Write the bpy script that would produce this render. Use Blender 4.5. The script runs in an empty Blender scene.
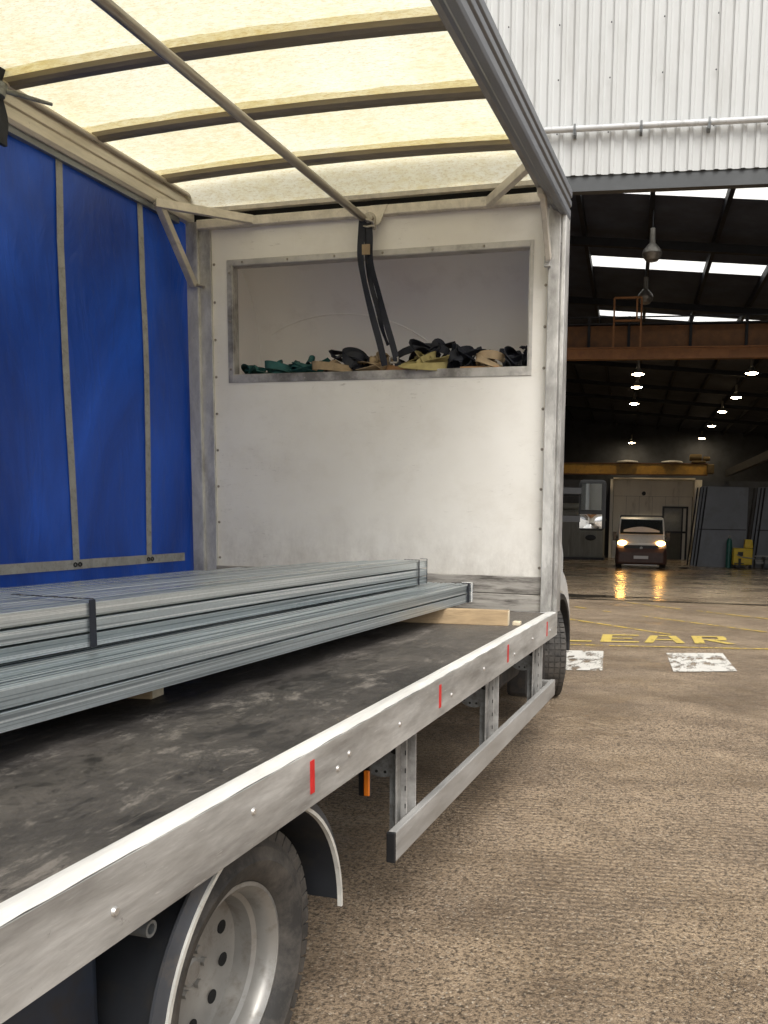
import bpy, bmesh, math, random
from mathutils import Vector, Matrix
random.seed(7)
R = math.radians
scene = bpy.context.scene
COL = scene.collection
BED = 0.716                      # bed surface
HA = R(6)                        # the hall stands 6 degrees off the truck's axis
HM = Matrix.Translation((0, 10.95, 0)) @ Matrix.Rotation(HA, 4, 'Z')   # hall (s, t, z) -> world

def gz(y):                       # ground height: level yard, falling gently to the hall
    if y < -2: return -0.085
    if y < 1: return -0.085 + 0.035*(y+2)/3
    return -0.05 if y < 1.5 else -0.05 - 0.0225 * (y - 1.5)
def hgz(s, t):
    return gz((HM @ Vector((s, t, 0))).y)

# ------------------------------------------------------------------ helpers
class MB:
    def __init__(self): self.bm = bmesh.new()
    def box(self, x0, x1, y0, y1, z0, z1, M=None):
        P = [(x, y, z) for x in (x0, x1) for y in (y0, y1) for z in (z0, z1)]
        v = [self.bm.verts.new(M @ Vector(p) if M else p) for p in P]
        for f in ((0,1,3,2),(4,6,7,5),(0,4,5,1),(2,3,7,6),(0,2,6,4),(1,5,7,3)):
            self.bm.faces.new([v[i] for i in f])
        return self
    def quad(self, *P):
        self.bm.faces.new([self.bm.verts.new(p) for p in P]); return self
    def beam(self, p, q, w, h, up=(0,0,1)):
        p, q = Vector(p), Vector(q); d = q - p; L = d.length; d.normalize()
        up = Vector(up); sx = d.cross(up).normalized(); uz = sx.cross(d)
        M = Matrix((sx, d, uz)).transposed().to_4x4(); M.translation = p
        return self.box(-w/2, w/2, 0, L, -h/2, h/2, M)
    def cyl(self, p, q, r, r2=None, n=20, caps=True):
        p, q = Vector(p), Vector(q); r2 = r if r2 is None else r2
        d = (q - p).normalized(); a = d.orthogonal().normalized(); b = d.cross(a)
        A = []; B = []
        for i in range(n):
            t = 2*math.pi*i/n; o = a*math.cos(t) + b*math.sin(t)
            A.append(self.bm.verts.new(p + o*r)); B.append(self.bm.verts.new(q + o*r2))
        for i in range(n):
            self.bm.faces.new((A[i], A[(i+1)%n], B[(i+1)%n], B[i]))
        if caps: self.bm.faces.new(A[::-1]); self.bm.faces.new(B)
        return self
    def tube(self, pts, r, n=10):
        pts = [Vector(p) for p in pts]; rings = []; a = None
        for i, p in enumerate(pts):
            d = (pts[min(i+1, len(pts)-1)] - pts[max(i-1, 0)]).normalized()
            a = d.orthogonal().normalized() if a is None else (a - d*a.dot(d)).normalized()
            b = d.cross(a)
            rings.append([self.bm.verts.new(p + (a*math.cos(2*math.pi*k/n) + b*math.sin(2*math.pi*k/n))*r) for k in range(n)])
        for A, B in zip(rings, rings[1:]):
            for k in range(n): self.bm.faces.new((A[k], A[(k+1)%n], B[(k+1)%n], B[k]))
        self.bm.faces.new(rings[0][::-1]); self.bm.faces.new(rings[-1]); return self
    def lathe(self, prof, c, axis='X', n=48, close=False):
        # prof: (axial, radius)
        c = Vector(c); rings = []
        for (ax, r) in prof:
            ring = []
            for k in range(n):
                t = 2*math.pi*k/n; u, w = r*math.cos(t), r*math.sin(t)
                v = {'X': (ax, u, w), 'Y': (u, ax, w), 'Z': (u, w, ax)}[axis]
                ring.append(self.bm.verts.new(c + Vector(v)))
            rings.append(ring)
        if close: rings.append(rings[0])
        for A, B in zip(rings, rings[1:]):
            for k in range(n): self.bm.faces.new((A[k], A[(k+1)%n], B[(k+1)%n], B[k]))
        return self
    def prism(self, poly, axis, a, b):
        def P(u, w, k): return {'X': (k, u, w), 'Y': (u, k, w), 'Z': (u, w, k)}[axis]
        A = [self.bm.verts.new(P(u, w, a)) for u, w in poly]; B = [self.bm.verts.new(P(u, w, b)) for u, w in poly]
        n = len(poly)
        for i in range(n): self.bm.faces.new((A[i], A[(i+1)%n], B[(i+1)%n], B[i]))
        self.bm.faces.new(A[::-1]); self.bm.faces.new(B); return self
    def grid(self, fn, nu, nv):
        V = [[self.bm.verts.new(fn(i/nu, j/nv)) for j in range(nv+1)] for i in range(nu+1)]
        for i in range(nu):
            for j in range(nv): self.bm.faces.new((V[i][j], V[i+1][j], V[i+1][j+1], V[i][j+1]))
        return self
    def ribbon(self, pts, w, th=0.002, side=None):
        pts = [Vector(p) for p in pts]; L = []
        for i, p in enumerate(pts):
            d = (pts[min(i+1, len(pts)-1)] - pts[max(i-1, 0)]).normalized()
            s = (side[i] if isinstance(side, list) else Vector(side)).normalized()
            s = (s - d*s.dot(d)).normalized(); nrm = d.cross(s)*th/2
            L.append([self.bm.verts.new(p + s*a*w/2 + nrm*b) for a, b in ((-1,-1),(1,-1),(1,1),(-1,1))])
        for A, B in zip(L, L[1:]):
            for k in range(4): self.bm.faces.new((A[k], A[(k+1)%4], B[(k+1)%4], B[k]))
        self.bm.faces.new(L[0][::-1]); self.bm.faces.new(L[-1]); return self
    def ball(self, c, r, sx=1, sy=1, sz=1, n=12):
        M = Matrix.Translation(c) @ Matrix.Diagonal((sx, sy, sz, 1))
        bmesh.ops.create_uvsphere(self.bm, u_segments=n, v_segments=max(6, n//2), radius=r, matrix=M); return self
    def build(self, name, mat, parent=None, M=None, bevel=0, smooth=False, seg=2):
        if M is not None: self.bm.transform(M)
        off = OFF.get(parent.name, Vector()) if parent else Vector()
        if off.length: bmesh.ops.translate(self.bm, verts=self.bm.verts, vec=-off)
        bmesh.ops.recalc_face_normals(self.bm, faces=self.bm.faces)
        me = bpy.data.meshes.new(name); self.bm.to_mesh(me); self.bm.free()
        o = bpy.data.objects.new(name, me); COL.objects.link(o)
        if mat: me.materials.append(mat)
        if parent: o.parent = parent; OFF[o.name] = off
        if smooth:
            for p in me.polygons: p.use_smooth = True
            me.set_sharp_from_angle(angle=R(35))
        if bevel:
            m = o.modifiers.new('Bevel', 'BEVEL'); m.width = bevel; m.segments = seg; m.limit_method = 'ANGLE'; m.angle_limit = R(40)
        return o
OFF = {}
def thing(name, label, cat, loc, group=None, hall=False):
    o = bpy.data.objects.new(name, None); COL.objects.link(o)
    loc = Vector(loc); loc = HM @ loc if hall else loc
    o.location = loc; OFF[o.name] = loc.copy(); o.empty_display_size = 0.2
    o['label'] = label; o['category'] = cat
    if group: o['group'] = group
    return o
def tag(o, label, cat, group=None):
    o['label'] = label; o['category'] = cat
    if group: o['group'] = group
    return o
def struct(o): o['kind'] = 'structure'; return o
def dup(root, loc, label=None):
    r = root.copy(); COL.objects.link(r); r.location = loc
    if label: r['label'] = label
    for ch in list(root.children):
        c = ch.copy(); COL.objects.link(c); c.parent = r
        for g in ch.children:
            d = g.copy(); COL.objects.link(d); d.parent = c
    return r

# ------------------------------------------------------------------ materials
def nodes(name):
    m = bpy.data.materials.new(name); m.use_nodes = True
    nt = m.node_tree; return m, nt, nt.nodes['Principled BSDF']
def mix(nt, f, a, b, mode='MIX'):
    n = nt.nodes.new('ShaderNodeMix'); n.data_type = 'RGBA'; n.blend_type = mode
    for sock, v in ((n.inputs['Factor'], f), (n.inputs['A'], a), (n.inputs['B'], b)):
        if hasattr(v, 'links') or isinstance(v, bpy.types.NodeSocket): nt.links.new(v, sock)
        elif isinstance(v, (tuple, list)): sock.default_value = (*v, 1) if len(v) == 3 else v
        else: sock.default_value = v
    return n.outputs['Result']
def noise(nt, scale, detail=4, rough=.55, stretch=(1,1,1), off=(0,0,0), coord='Object', dist=0):
    tc = nt.nodes.new('ShaderNodeTexCoord'); mp = nt.nodes.new('ShaderNodeMapping')
    mp.inputs['Scale'].default_value = stretch; mp.inputs['Location'].default_value = off
    nt.links.new(tc.outputs[coord], mp.inputs['Vector'])
    n = nt.nodes.new('ShaderNodeTexNoise'); n.inputs['Scale'].default_value = scale
    n.inputs['Detail'].default_value = detail; n.inputs['Roughness'].default_value = rough
    n.inputs['Distortion'].default_value = dist
    nt.links.new(mp.outputs[0], n.inputs['Vector']); return n.outputs['Fac']
def ramp(nt, fac, stops):
    r = nt.nodes.new('ShaderNodeValToRGB'); e = r.color_ramp.elements
    while len(e) < len(stops): e.new(.5)
    for k, (p, c) in enumerate(stops):
        e[k].position = p; e[k].color = (c, c, c, 1) if isinstance(c, (int, float)) else (*c, 1)
    nt.links.new(fac, r.inputs[0]); return r.outputs[0]
def math_(nt, op, a, b=0, clamp=False):
    n = nt.nodes.new('ShaderNodeMath'); n.operation = op; n.use_clamp = clamp
    for s, v in zip(n.inputs, (a, b)):
        if isinstance(v, (int, float)): s.default_value = v
        else: nt.links.new(v, s)
    return n.outputs[0]
def bump(nt, bs, h, strength, dist=.01, prev=None):
    b = nt.nodes.new('ShaderNodeBump'); b.inputs['Strength'].default_value = strength; b.inputs['Distance'].default_value = dist
    nt.links.new(h, b.inputs['Height'])
    if prev: nt.links.new(prev, b.inputs['Normal'])
    nt.links.new(b.outputs[0], bs.inputs['Normal']); return b.outputs[0]
def simple(name, c, rough=.5, metal=0, var=.15, scale=6, dirt=None, dirt_amt=(.5,.75), stretch=(1,1,1), bmp=0.0, spec=.5, dscale=None, coat=0):
    m, nt, bs = nodes(name)
    lo = tuple(x*(1-var) for x in c); hi = tuple(min(1, x*(1+var)) for x in c)
    n1 = noise(nt, scale, 5, .6, stretch)
    col = mix(nt, ramp(nt, n1, [(.3, 0), (.7, 1)]), lo, hi)
    if dirt:
        n2 = noise(nt, dscale or scale*2.3, 7, .68, stretch, (3,1,5))
        col = mix(nt, ramp(nt, n2, [(dirt_amt[0], 0), (dirt_amt[1], 1)]), col, dirt)
    nt.links.new(col, bs.inputs['Base Color'])
    n3 = noise(nt, scale*4, 3, .6, stretch, (9,2,1))
    rr = nt.nodes.new('ShaderNodeMapRange'); rr.inputs[3].default_value = max(.03, rough-.12); rr.inputs[4].default_value = min(1, rough+.12)
    nt.links.new(n3, rr.inputs[0]); nt.links.new(rr.outputs[0], bs.inputs['Roughness'])
    bs.inputs['Metallic'].default_value = metal; bs.inputs['Specular IOR Level'].default_value = spec
    bs.inputs['Coat Weight'].default_value = coat
    if bmp: bump(nt, bs, n3, bmp, .004)
    return m
def emis(name, c, s):
    m, nt, bs = nodes(name); bs.inputs['Base Color'].default_value = (.8,.8,.8,1)
    bs.inputs['Emission Color'].default_value = (*c, 1); bs.inputs['Emission Strength'].default_value = s; return m

def m_ground():
    m, nt, bs = nodes('yard_concrete')
    big = noise(nt, .35, 5, .6, (1, 1.6, 1), dist=.6)
    mid = noise(nt, 2.0, 7, .7, (1, 1.5, 1), (4,2,0), dist=.5)
    fine = noise(nt, 60, 5, .75)
    agg = nt.nodes.new('ShaderNodeTexVoronoi'); agg.inputs['Scale'].default_value = 150
    tc = nt.nodes.new('ShaderNodeTexCoord'); mp = nt.nodes.new('ShaderNodeMapping'); mp.inputs['Rotation'].default_value = (0,0,R(-9))
    nt.links.new(tc.outputs['Object'], mp.inputs['Vector']); nt.links.new(mp.outputs[0], agg.inputs['Vector'])
    col = mix(nt, ramp(nt, big, [(.3, 0), (.7, 1)]), (.24,.172,.110), (.40,.300,.200))
    col = mix(nt, ramp(nt, mid, [(.42, 0), (.68, .8)]), col, (.50,.375,.25))
    # stains, wheel scuffs and damp patches
    col = mix(nt, ramp(nt, noise(nt, .9, 7, .7, (1,1.8,1), (8,5,2), dist=.8), [(.49, 0), (.68, .55)]), col, (.13,.088,.055))
    col = mix(nt, ramp(nt, noise(nt, 3.3, 6, .75, (1.6,.5,1), (1,15,2)), [(.60, 0), (.75, .35)]), col, (.11,.076,.048))
    col = mix(nt, ramp(nt, fine, [(.40, .9), (.51, 0)]), col, (.055,.040,.027))
    col = mix(nt, ramp(nt, fine, [(.58, 0), (.72, .6)]), col, (.62,.52,.40))
    rgb = nt.nodes.new('ShaderNodeSeparateColor'); nt.links.new(agg.outputs['Color'], rgb.inputs[0])
    col = mix(nt, ramp(nt, rgb.outputs[0], [(.0, .75), (.3, 0)]), col, (.055,.042,.030))
    col = mix(nt, ramp(nt, rgb.outputs[1], [(.92, 0), (1, .55)]), col, (.60,.52,.41))
    # faint tamped ridges, worn away in places
    wv = nt.nodes.new('ShaderNodeTexWave'); wv.wave_type = 'BANDS'; wv.bands_direction = 'Y'
    wv.inputs['Scale'].default_value = 9.5; wv.inputs['Distortion'].default_value = 2.6; wv.inputs['Detail'].default_value = 5
    wv.inputs['Detail Scale'].default_value = 2.6; wv.inputs['Detail Roughness'].default_value = .75
    nt.links.new(mp.outputs[0], wv.inputs['Vector'])
    rid = ramp(nt, noise(nt, .9, 6, .7, (1,1,1), (2,9,1)), [(.42, 0), (.60, 1)])
    wf = math_(nt, 'MULTIPLY', wv.outputs['Fac'], rid)
    col = mix(nt, math_(nt, 'MULTIPLY', wf, .55), col, (.085,.060,.042))
    nt.links.new(col, bs.inputs['Base Color'])
    nt.links.new(ramp(nt, noise(nt, 1.3, 6, .75, (1,1.4,1), (1,7,3)), [(.38, .28), (.6, .8)]), bs.inputs['Roughness'])
    b1 = bump(nt, bs, wf, .25, -.006)
    b2 = bump(nt, bs, agg.outputs['Distance'], .55, -.006, b1)
    bump(nt, bs, fine, .9, .006, b2)
    return m
def m_hall_floor():
    m, nt, bs = nodes('hall_concrete')
    col = mix(nt, ramp(nt, noise(nt, .5, 6, .6, dist=.5), [(.35, 0), (.65, 1)]), (.20,.15,.10), (.36,.28,.195))
    col = mix(nt, ramp(nt, noise(nt, 2.2, 6, .7, (1,2,1), (4,4,4)), [(.5, 0), (.7, .6)]), col, (.09,.068,.048))
    nt.links.new(col, bs.inputs['Base Color'])
    nt.links.new(ramp(nt, noise(nt, .8, 5, .65, (1,1.5,1), (3,0,0)), [(.35, .13), (.7, .42)]), bs.inputs['Roughness'])
    bump(nt, bs, noise(nt, 3.5, 5, .7, (1,1,1)), .35, .012)
    return m
def m_paint(name, c, lo, hi, sc=9):
    m, nt, bs = nodes(name)
    f = ramp(nt, noise(nt, sc, 9, .8, (1,.4,1)), [(lo, 0), (hi, 1)])
    nt.links.new(mix(nt, noise(nt, 3, 4, .6), tuple(x*.75 for x in c), c), bs.inputs['Base Color'])
    bs.inputs['Roughness'].default_value = .6
    nt.links.new(f, bs.inputs['Alpha'])
    bump(nt, bs, noise(nt, 60, 4, .7), .5, .006)
    return m
def m_canopy():
    m, nt, bs = nodes('canopy_fabric')
    f = noise(nt, 16, 7, .7, (1,2.4,1)); g = noise(nt, 2.0, 4, .6, (1,1,1), (5,5,5))
    col = mix(nt, ramp(nt, f, [(.42, 0), (.62, 1)]), (.96,.91,.68), (.85,.76,.47))
    col = mix(nt, ramp(nt, g, [(.35, 0), (.7, .7)]), col, (.98,.95,.82))
    col = mix(nt, ramp(nt, noise(nt, 70, 3, .8, (1,3,1), (1,2,3)), [(.60, 0), (.74, .6)]), col, (.52,.42,.22))
    nt.links.new(col, bs.inputs['Base Color']); bs.inputs['Roughness'].default_value = .7
    col = mix(nt, ramp(nt, noise(nt, 38, 5, .8, (1,3.2,1), (4,2,8), dist=.3), [(.50, 0), (.62, .75)]), col, (.72,.60,.34)); nt.links.new(col, bs.inputs['Base Color'])
    tr = nt.nodes.new('ShaderNodeBsdfTranslucent'); nt.links.new(col, tr.inputs[0])
    mx = nt.nodes.new('ShaderNodeMixShader'); mx.inputs[0].default_value = .72
    nt.links.new(bs.outputs[0], mx.inputs[1]); nt.links.new(tr.outputs[0], mx.inputs[2])
    nt.links.new(mx.outputs[0], nt.nodes['Material Output'].inputs[0])
    bump(nt, bs, f, .2, .01)
    return m
def m_curtain():
    m, nt, bs = nodes('blue_tarpaulin')
    g = noise(nt, 1.1, 5, .55, (1,1,.45), (2,0,0), dist=1.2)
    col = mix(nt, ramp(nt, g, [(.3, 0), (.7, 1)]), (.003,.022,.17), (.016,.110,.66))
    col = mix(nt, ramp(nt, noise(nt, 5, 6, .75, (1,3,.4)), [(.60, 0), (.78, .22)]), col, (.12,.15,.25))
    nt.links.new(col, bs.inputs['Base Color']); bs.inputs['Roughness'].default_value = .42
    tr = nt.nodes.new('ShaderNodeBsdfTranslucent'); nt.links.new(mix(nt, .5, col, (.01,.09,.5)), tr.inputs[0])
    mx = nt.nodes.new('ShaderNodeMixShader'); mx.inputs[0].default_value = .25
    nt.links.new(bs.outputs[0], mx.inputs[1]); nt.links.new(tr.outputs[0], mx.inputs[2])
    nt.links.new(mx.outputs[0], nt.nodes['Material Output'].inputs[0])
    bump(nt, bs, noise(nt, 3.2, 3, .45, (1,2.2,.7), (1,1,9), dist=1.6), .3, .05)
    return m
def m_bed():
    m, nt, bs = nodes('worn_plywood_deck')
    a = noise(nt, 1.1, 8, .75, dist=.7); b = noise(nt, 4.5, 10, .82, (1.3,.7,1), (3,3,3), dist=.3); c = noise(nt, 26, 8, .85, (1,.7,1), (7,1,1)); sc = noise(nt, 9, 6, .8, (3,.25,1), (1,8,1), dist=.8)
    col = mix(nt, ramp(nt, a, [(.38, 0), (.62, 1)]), (.022,.020,.019), (.085,.076,.068))
    col = mix(nt, ramp(nt, b, [(.54, 0), (.62, .85)]), col, (.19,.17,.15))
    col = mix(nt, ramp(nt, b, [(.40, .9), (.47, 0)]), col, (.010,.009,.009))
    col = mix(nt, ramp(nt, sc, [(.60, 0), (.66, .6)]), col, (.25,.22,.19))
    col = mix(nt, ramp(nt, c, [(.58, 0), (.70, .55)]), col, (.22,.20,.175))
    col = mix(nt, ramp(nt, c, [(.36, .7), (.44, 0)]), col, (.012,.011,.010))
    col = mix(nt, ramp(nt, noise(nt, 2.4, 6, .8, (1,.6,1), (11,3,3), dist=.4), [(.67, 0), (.71, .9)]), col, (.50,.38,.25))
    # far end by the headboard is paler with dust
    tc = nt.nodes.new('ShaderNodeTexCoord'); sp = nt.nodes.new('ShaderNodeSeparateXYZ'); nt.links.new(tc.outputs['Object'], sp.inputs[0])
    mr = nt.nodes.new('ShaderNodeMapRange'); mr.inputs[1].default_value = .6; mr.inputs[2].default_value = 3.0; mr.inputs[4].default_value = .30
    nt.links.new(sp.outputs['Y'], mr.inputs[0]); col = mix(nt, mr.outputs[0], col, (.30,.26,.215))
    nt.links.new(col, bs.inputs['Base Color'])
    nt.links.new(ramp(nt, b, [(.4, .38), (.6, .8)]), bs.inputs['Roughness'])
    b1 = bump(nt, bs, b, .35, .008)
    bump(nt, bs, c, .6, .004, b1)
    return m
def m_galv(name='galvanised_steel', c=(.44,.50,.53), axis=(1,.12,1)):
    m, nt, bs = nodes(name)
    a = noise(nt, 4, 5, .6, (1,.06,1)); b = noise(nt, 1.6, 4, .6, axis, (3,1,2)); st = noise(nt, 110, 2, .6, (1,.004,1), (2,2,2)); sp = noise(nt, 120, 3, .7, (1,.6,1), (5,1,2))
    col = mix(nt, ramp(nt, a, [(.3, 0), (.7, 1)]), tuple(x*.80 for x in c), tuple(min(1, x*1.12) for x in c))
    col = mix(nt, ramp(nt, b, [(.45, 0), (.75, .35)]), col, (.70,.76,.78))
    col = mix(nt, ramp(nt, st, [(.38, .7), (.46, 0)]), col, tuple(x*.38 for x in c))
    col = mix(nt, ramp(nt, st, [(.56, 0), (.62, .7)]), col, (.90,.94,.95))  # bright lengthwise streaks paint highlights into the steel colour
    col = mix(nt, ramp(nt, sp, [(.45, 0), (.7, .25)]), col, tuple(x*.6 for x in c))
    nt.links.new(col, bs.inputs['Base Color']); bs.inputs['Metallic'].default_value = .75
    nt.links.new(ramp(nt, a, [(.35, .24), (.7, .40)]), bs.inputs['Roughness'])
    bump(nt, bs, sp, .05, .002)
    return m
def m_alu(name, c=(.52,.50,.47), stretch=(1,.15,1), dark=(.13,.12,.11), metal=.35, rough=.45, wear=(.56,.72)):
    m, nt, bs = nodes(name)
    a = noise(nt, 12, 7, .7, stretch, dist=.4); b = noise(nt, 3.5, 6, .7, stretch, (4,2,1)); s = noise(nt, 90, 3, .8, (stretch[0], stretch[1]*.5, stretch[2]), (1,1,6))
    col = mix(nt, ramp(nt, a, [(.3, 0), (.7, 1)]), tuple(x*.75 for x in c), tuple(min(1, x*1.2) for x in c))
    col = mix(nt, ramp(nt, b, [(wear[0], 0), (wear[1], .85)]), col, dark)
    col = mix(nt, ramp(nt, s, [(.64, 0), (.76, .6)]), col, tuple(min(1, x*1.5) for x in c))
    col = mix(nt, ramp(nt, noise(nt, 20, 6, .8, (1,1,1), (6,6,6)), [(.64, 0), (.72, .8)]), col, dark)
    nt.links.new(col, bs.inputs['Base Color']); bs.inputs['Metallic'].default_value = metal
    nt.links.new(ramp(nt, a, [(.3, rough-.12), (.7, rough+.15)]), bs.inputs['Roughness'])
    bump(nt, bs, a, .2, .004)
    return m
def m_board():
    m, nt, bs = nodes('white_headboard_panel')
    a = noise(nt, 1.2, 5, .6); b = noise(nt, 3, 7, .7, (1,1,1.3), (2,2,2)); c = noise(nt, 30, 5, .8, (.35,1,1.6), (5,5,5)); d = noise(nt, 34, 5, .8, (1.6,1,.3), (9,5,5))
    gate = ramp(nt, noise(nt, 2.1, 5, .7, (1,1,1), (12,4,4)), [(.48, 0), (.62, 1)])
    col = mix(nt, ramp(nt, a, [(.3, 0), (.7, 1)]), (.75,.72,.66), (.85,.83,.78))
    col = mix(nt, ramp(nt, b, [(.50, 0), (.80, .35)]), col, (.55,.50,.42))
    col = mix(nt, math_(nt, 'MULTIPLY', ramp(nt, c, [(.58, 0), (.68, .6)]), gate), col, (.36,.33,.29))
    col = mix(nt, math_(nt, 'MULTIPLY', ramp(nt, d, [(.62, 0), (.70, .5)]), gate), col, (.30,.28,.25))
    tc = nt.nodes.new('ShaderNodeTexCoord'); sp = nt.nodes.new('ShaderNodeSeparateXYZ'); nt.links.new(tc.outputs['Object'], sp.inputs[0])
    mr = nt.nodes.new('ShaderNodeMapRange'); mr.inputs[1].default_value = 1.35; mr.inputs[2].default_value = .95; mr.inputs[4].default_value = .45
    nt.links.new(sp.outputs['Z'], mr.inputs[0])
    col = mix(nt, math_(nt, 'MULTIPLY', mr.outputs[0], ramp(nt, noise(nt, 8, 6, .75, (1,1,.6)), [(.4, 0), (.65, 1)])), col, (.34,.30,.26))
    nt.links.new(col, bs.inputs['Base Color']); bs.inputs['Roughness'].default_value = .5
    bump(nt, bs, a, .25, .02)
    return m
def m_tyre():
    m, nt, bs = nodes('tyre_rubber')
    col = mix(nt, ramp(nt, noise(nt, 9, 6, .7), [(.38, 0), (.65, 1)]), (.028,.026,.024), (.10,.088,.075))
    nt.links.new(col, bs.inputs['Base Color']); bs.inputs['Roughness'].default_value = .75
    bump(nt, bs, noise(nt, 40, 4, .7), .3, .004); return m
def m_glass(name, c=(.02,.025,.03), rough=.04):
    m, nt, bs = nodes(name); bs.inputs['Base Color'].default_value = (*c, 1); bs.inputs['Roughness'].default_value = rough
    bs.inputs['Coat Weight'].default_value = .6; bs.inputs['Specular IOR Level'].default_value = .8
    return m

G = {}
G['ground'] = m_ground(); G['hfloor'] = m_hall_floor()
G['yellow'] = m_paint('worn_yellow_paint', (.78,.56,.10), .42, .54)
G['white_mark'] = m_paint('worn_white_paint', (.80,.77,.70), .44, .50, 8)
G['letter'] = m_paint('letter_paint', (.72,.54,.13), .35, .47)
G['canopy'] = m_canopy(); G['curtain'] = m_curtain(); G['bed'] = m_bed()
G['galv'] = m_galv(); G['board'] = m_board(); G['tyre'] = m_tyre()
G['rail'] = m_alu('scuffed_aluminium_rail', (.56,.55,.525), (1,.25,1.5), dark=(.22,.21,.195), wear=(.44,.64)); G['railtop'] = m_alu('rail_top_wear', (.78,.77,.74), wear=(.68,.85), metal=.05)
G['post'] = m_alu('corner_post_metal', (.60,.59,.56), (1,1,.4), dark=(.22,.21,.20), wear=(.44,.62))
G['cant'] = m_alu('cant_rail_metal', (.62,.57,.49), wear=(.62,.8))
G['frame'] = m_alu('hatch_frame_metal', (.50,.48,.45), (.4,1,.4), wear=(.50,.62))
G['roofrail'] = m_alu('grey_roof_rail', (.20,.21,.23), dark=(.07,.075,.085), wear=(.6,.85), metal=.4, rough=.38)
G['bow'] = m_alu('roof_bow_metal', (.22,.19,.15), (.2,1,1), wear=(.6,.8))
G['pole'] = m_alu('pole_steel', (.36,.33,.29), wear=(.6,.8), metal=.7, rough=.35)
G['guard'] = m_alu('side_guard_metal', (.44,.43,.41), dark=(.15,.14,.13), wear=(.50,.68))
G['bracket'] = simple('dull_grey_bracket', (.20,.21,.21), .5, .4, .3, 9, (.08,.07,.06))
G['plate2'] = simple('weathered_grey_plate', (.27,.28,.28), .5, .3, .25, 12, (.13,.12,.11), (.45,.7))
G['kick'] = simple('grey_kick_boards', (.34,.32,.29), .7, 0, .35, 7, (.09,.08,.07), (.45,.65), (.25,1,2))
G['web_grey'] = simple('grey_webbing', (.30,.30,.29), .8, 0, .15, 12, (.18,.17,.15))
G['web_black'] = simple('black_webbing', (.012,.014,.022), .75, 0, .3, 12)
G['web_teal'] = simple('teal_webbing', (.012,.075,.075), .75, 0, .4, 12)
G['web_tan'] = simple('tan_webbing', (.30,.22,.13), .8, 0, .3, 12)
G['web_yellow'] = simple('yellow_webbing', (.30,.25,.10), .8, 0, .3, 12)
G['timber'] = simple('raw_timber', (.50,.36,.21), .75, 0, .25, 14, (.30,.20,.11), (.5,.8), (.25,1,2), bmp=.2)
G['ply'] = simple('orange_plywood', (.40,.22,.10), .7, 0, .2, 8)
G['wood_edge'] = simple('pale_timber_end', (.72,.62,.45), .75, 0, .15, 20)
G['rim'] = simple('dirty_silver_rim', (.30,.29,.27), .38, .5, .12, 9, (.15,.125,.10), (.52,.85))
G['black'] = simple('black_plastic', (.012,.012,.013), .5, 0, .3, 8)
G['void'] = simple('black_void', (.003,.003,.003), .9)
G['chassis'] = simple('dirty_chassis', (.035,.032,.03), .7, .1, .4, 6, (.08,.06,.045))
G['navy'] = simple('dark_navy_box', (.020,.028,.045), .5, 0, .35, 5, (.03,.026,.024), (.5,.8))
G['mudguard'] = simple('dark_mudguard', (.014,.016,.020), .6, 0, .3, 5, (.03,.026,.022))
G['darkskin'] = simple('mudguard_skin', (.045,.048,.055), .5, 0, .3, 6, (.09,.075,.06))
G['lip'] = simple('mudguard_lip_metal', (.66,.65,.60), .4, .25, .15, 20, (.35,.32,.27), (.6,.8))
G['red'] = simple('red_tape', (.62,.02,.02), .5, 0, .15, 30, (.4,.2,.18), (.6,.75))
G['amber'] = simple('amber_reflector', (.75,.20,.02), .2, 0, .1)
G['cabwhite'] = simple('cab_white_paint', (.74,.74,.72), .25, 0, .04, 2, (.5,.48,.44), (.6,.9), coat=.5)
G['glass'] = m_glass('dark_window_glass')
G['mirror'] = None
mm, nt, bs = nodes('wide_angle_mirror'); bs.inputs['Metallic'].default_value = 1; bs.inputs['Roughness'].default_value = .05; bs.inputs['Base Color'].default_value = (.85,.86,.86,1); G['mirror2'] = mm
mm, nt, bs = nodes('mirror_glass'); bs.inputs['Metallic'].default_value = 1; bs.inputs['Roughness'].default_value = .05; bs.inputs['Base Color'].default_value = (.30,.33,.35,1); G['mirror'] = mm
G['rivet'] = simple('rivet_metal', (.30,.27,.23), .4, .7, .2, 30)
G['rivet2'] = simple('bright_rivet', (.6,.58,.55), .35, .7, .1, 30)
# hall
G['clad'] = simple('white_cladding', (.54,.55,.54), .45, .0, .04, .8, (.43,.43,.41), (.5,.85), (1,1,.25))
G['header'] = simple('dark_header_steel', (.070,.074,.076), .5, .2, .15, 2)
G['pipe'] = simple('pale_grey_pipe', (.55,.56,.56), .4, .1, .15, 3, (.28,.28,.27))
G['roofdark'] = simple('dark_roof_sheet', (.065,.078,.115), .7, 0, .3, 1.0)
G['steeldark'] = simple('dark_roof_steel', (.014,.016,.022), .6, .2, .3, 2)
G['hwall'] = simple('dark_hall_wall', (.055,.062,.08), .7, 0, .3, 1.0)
G['orange'] = simple('rusty_orange_crane_paint', (.24,.105,.035), .5, 0, .2, 2, (.15,.05,.02), (.5,.8))
G['orange2'] = simple('dull_brown_crane_paint', (.19,.085,.03), .55, 0, .3, 1.5, (.10,.05,.025), (.45,.75))
G['yellowc'] = simple('yellow_crane_paint', (.50,.27,.035), .5, 0, .2, 2, (.2,.11,.03), (.5,.8))
G['cream'] = simple('cream_panels', (.84,.81,.72), .6, 0, .08, 1, (.38,.36,.30), (.55,.8), (1,1,.3))
G['cabin'] = simple('dull_cream_cabin', (.30,.29,.25), .6, 0, .1, 1, (.16,.15,.13), (.5,.8), (1,1,.3))
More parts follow.
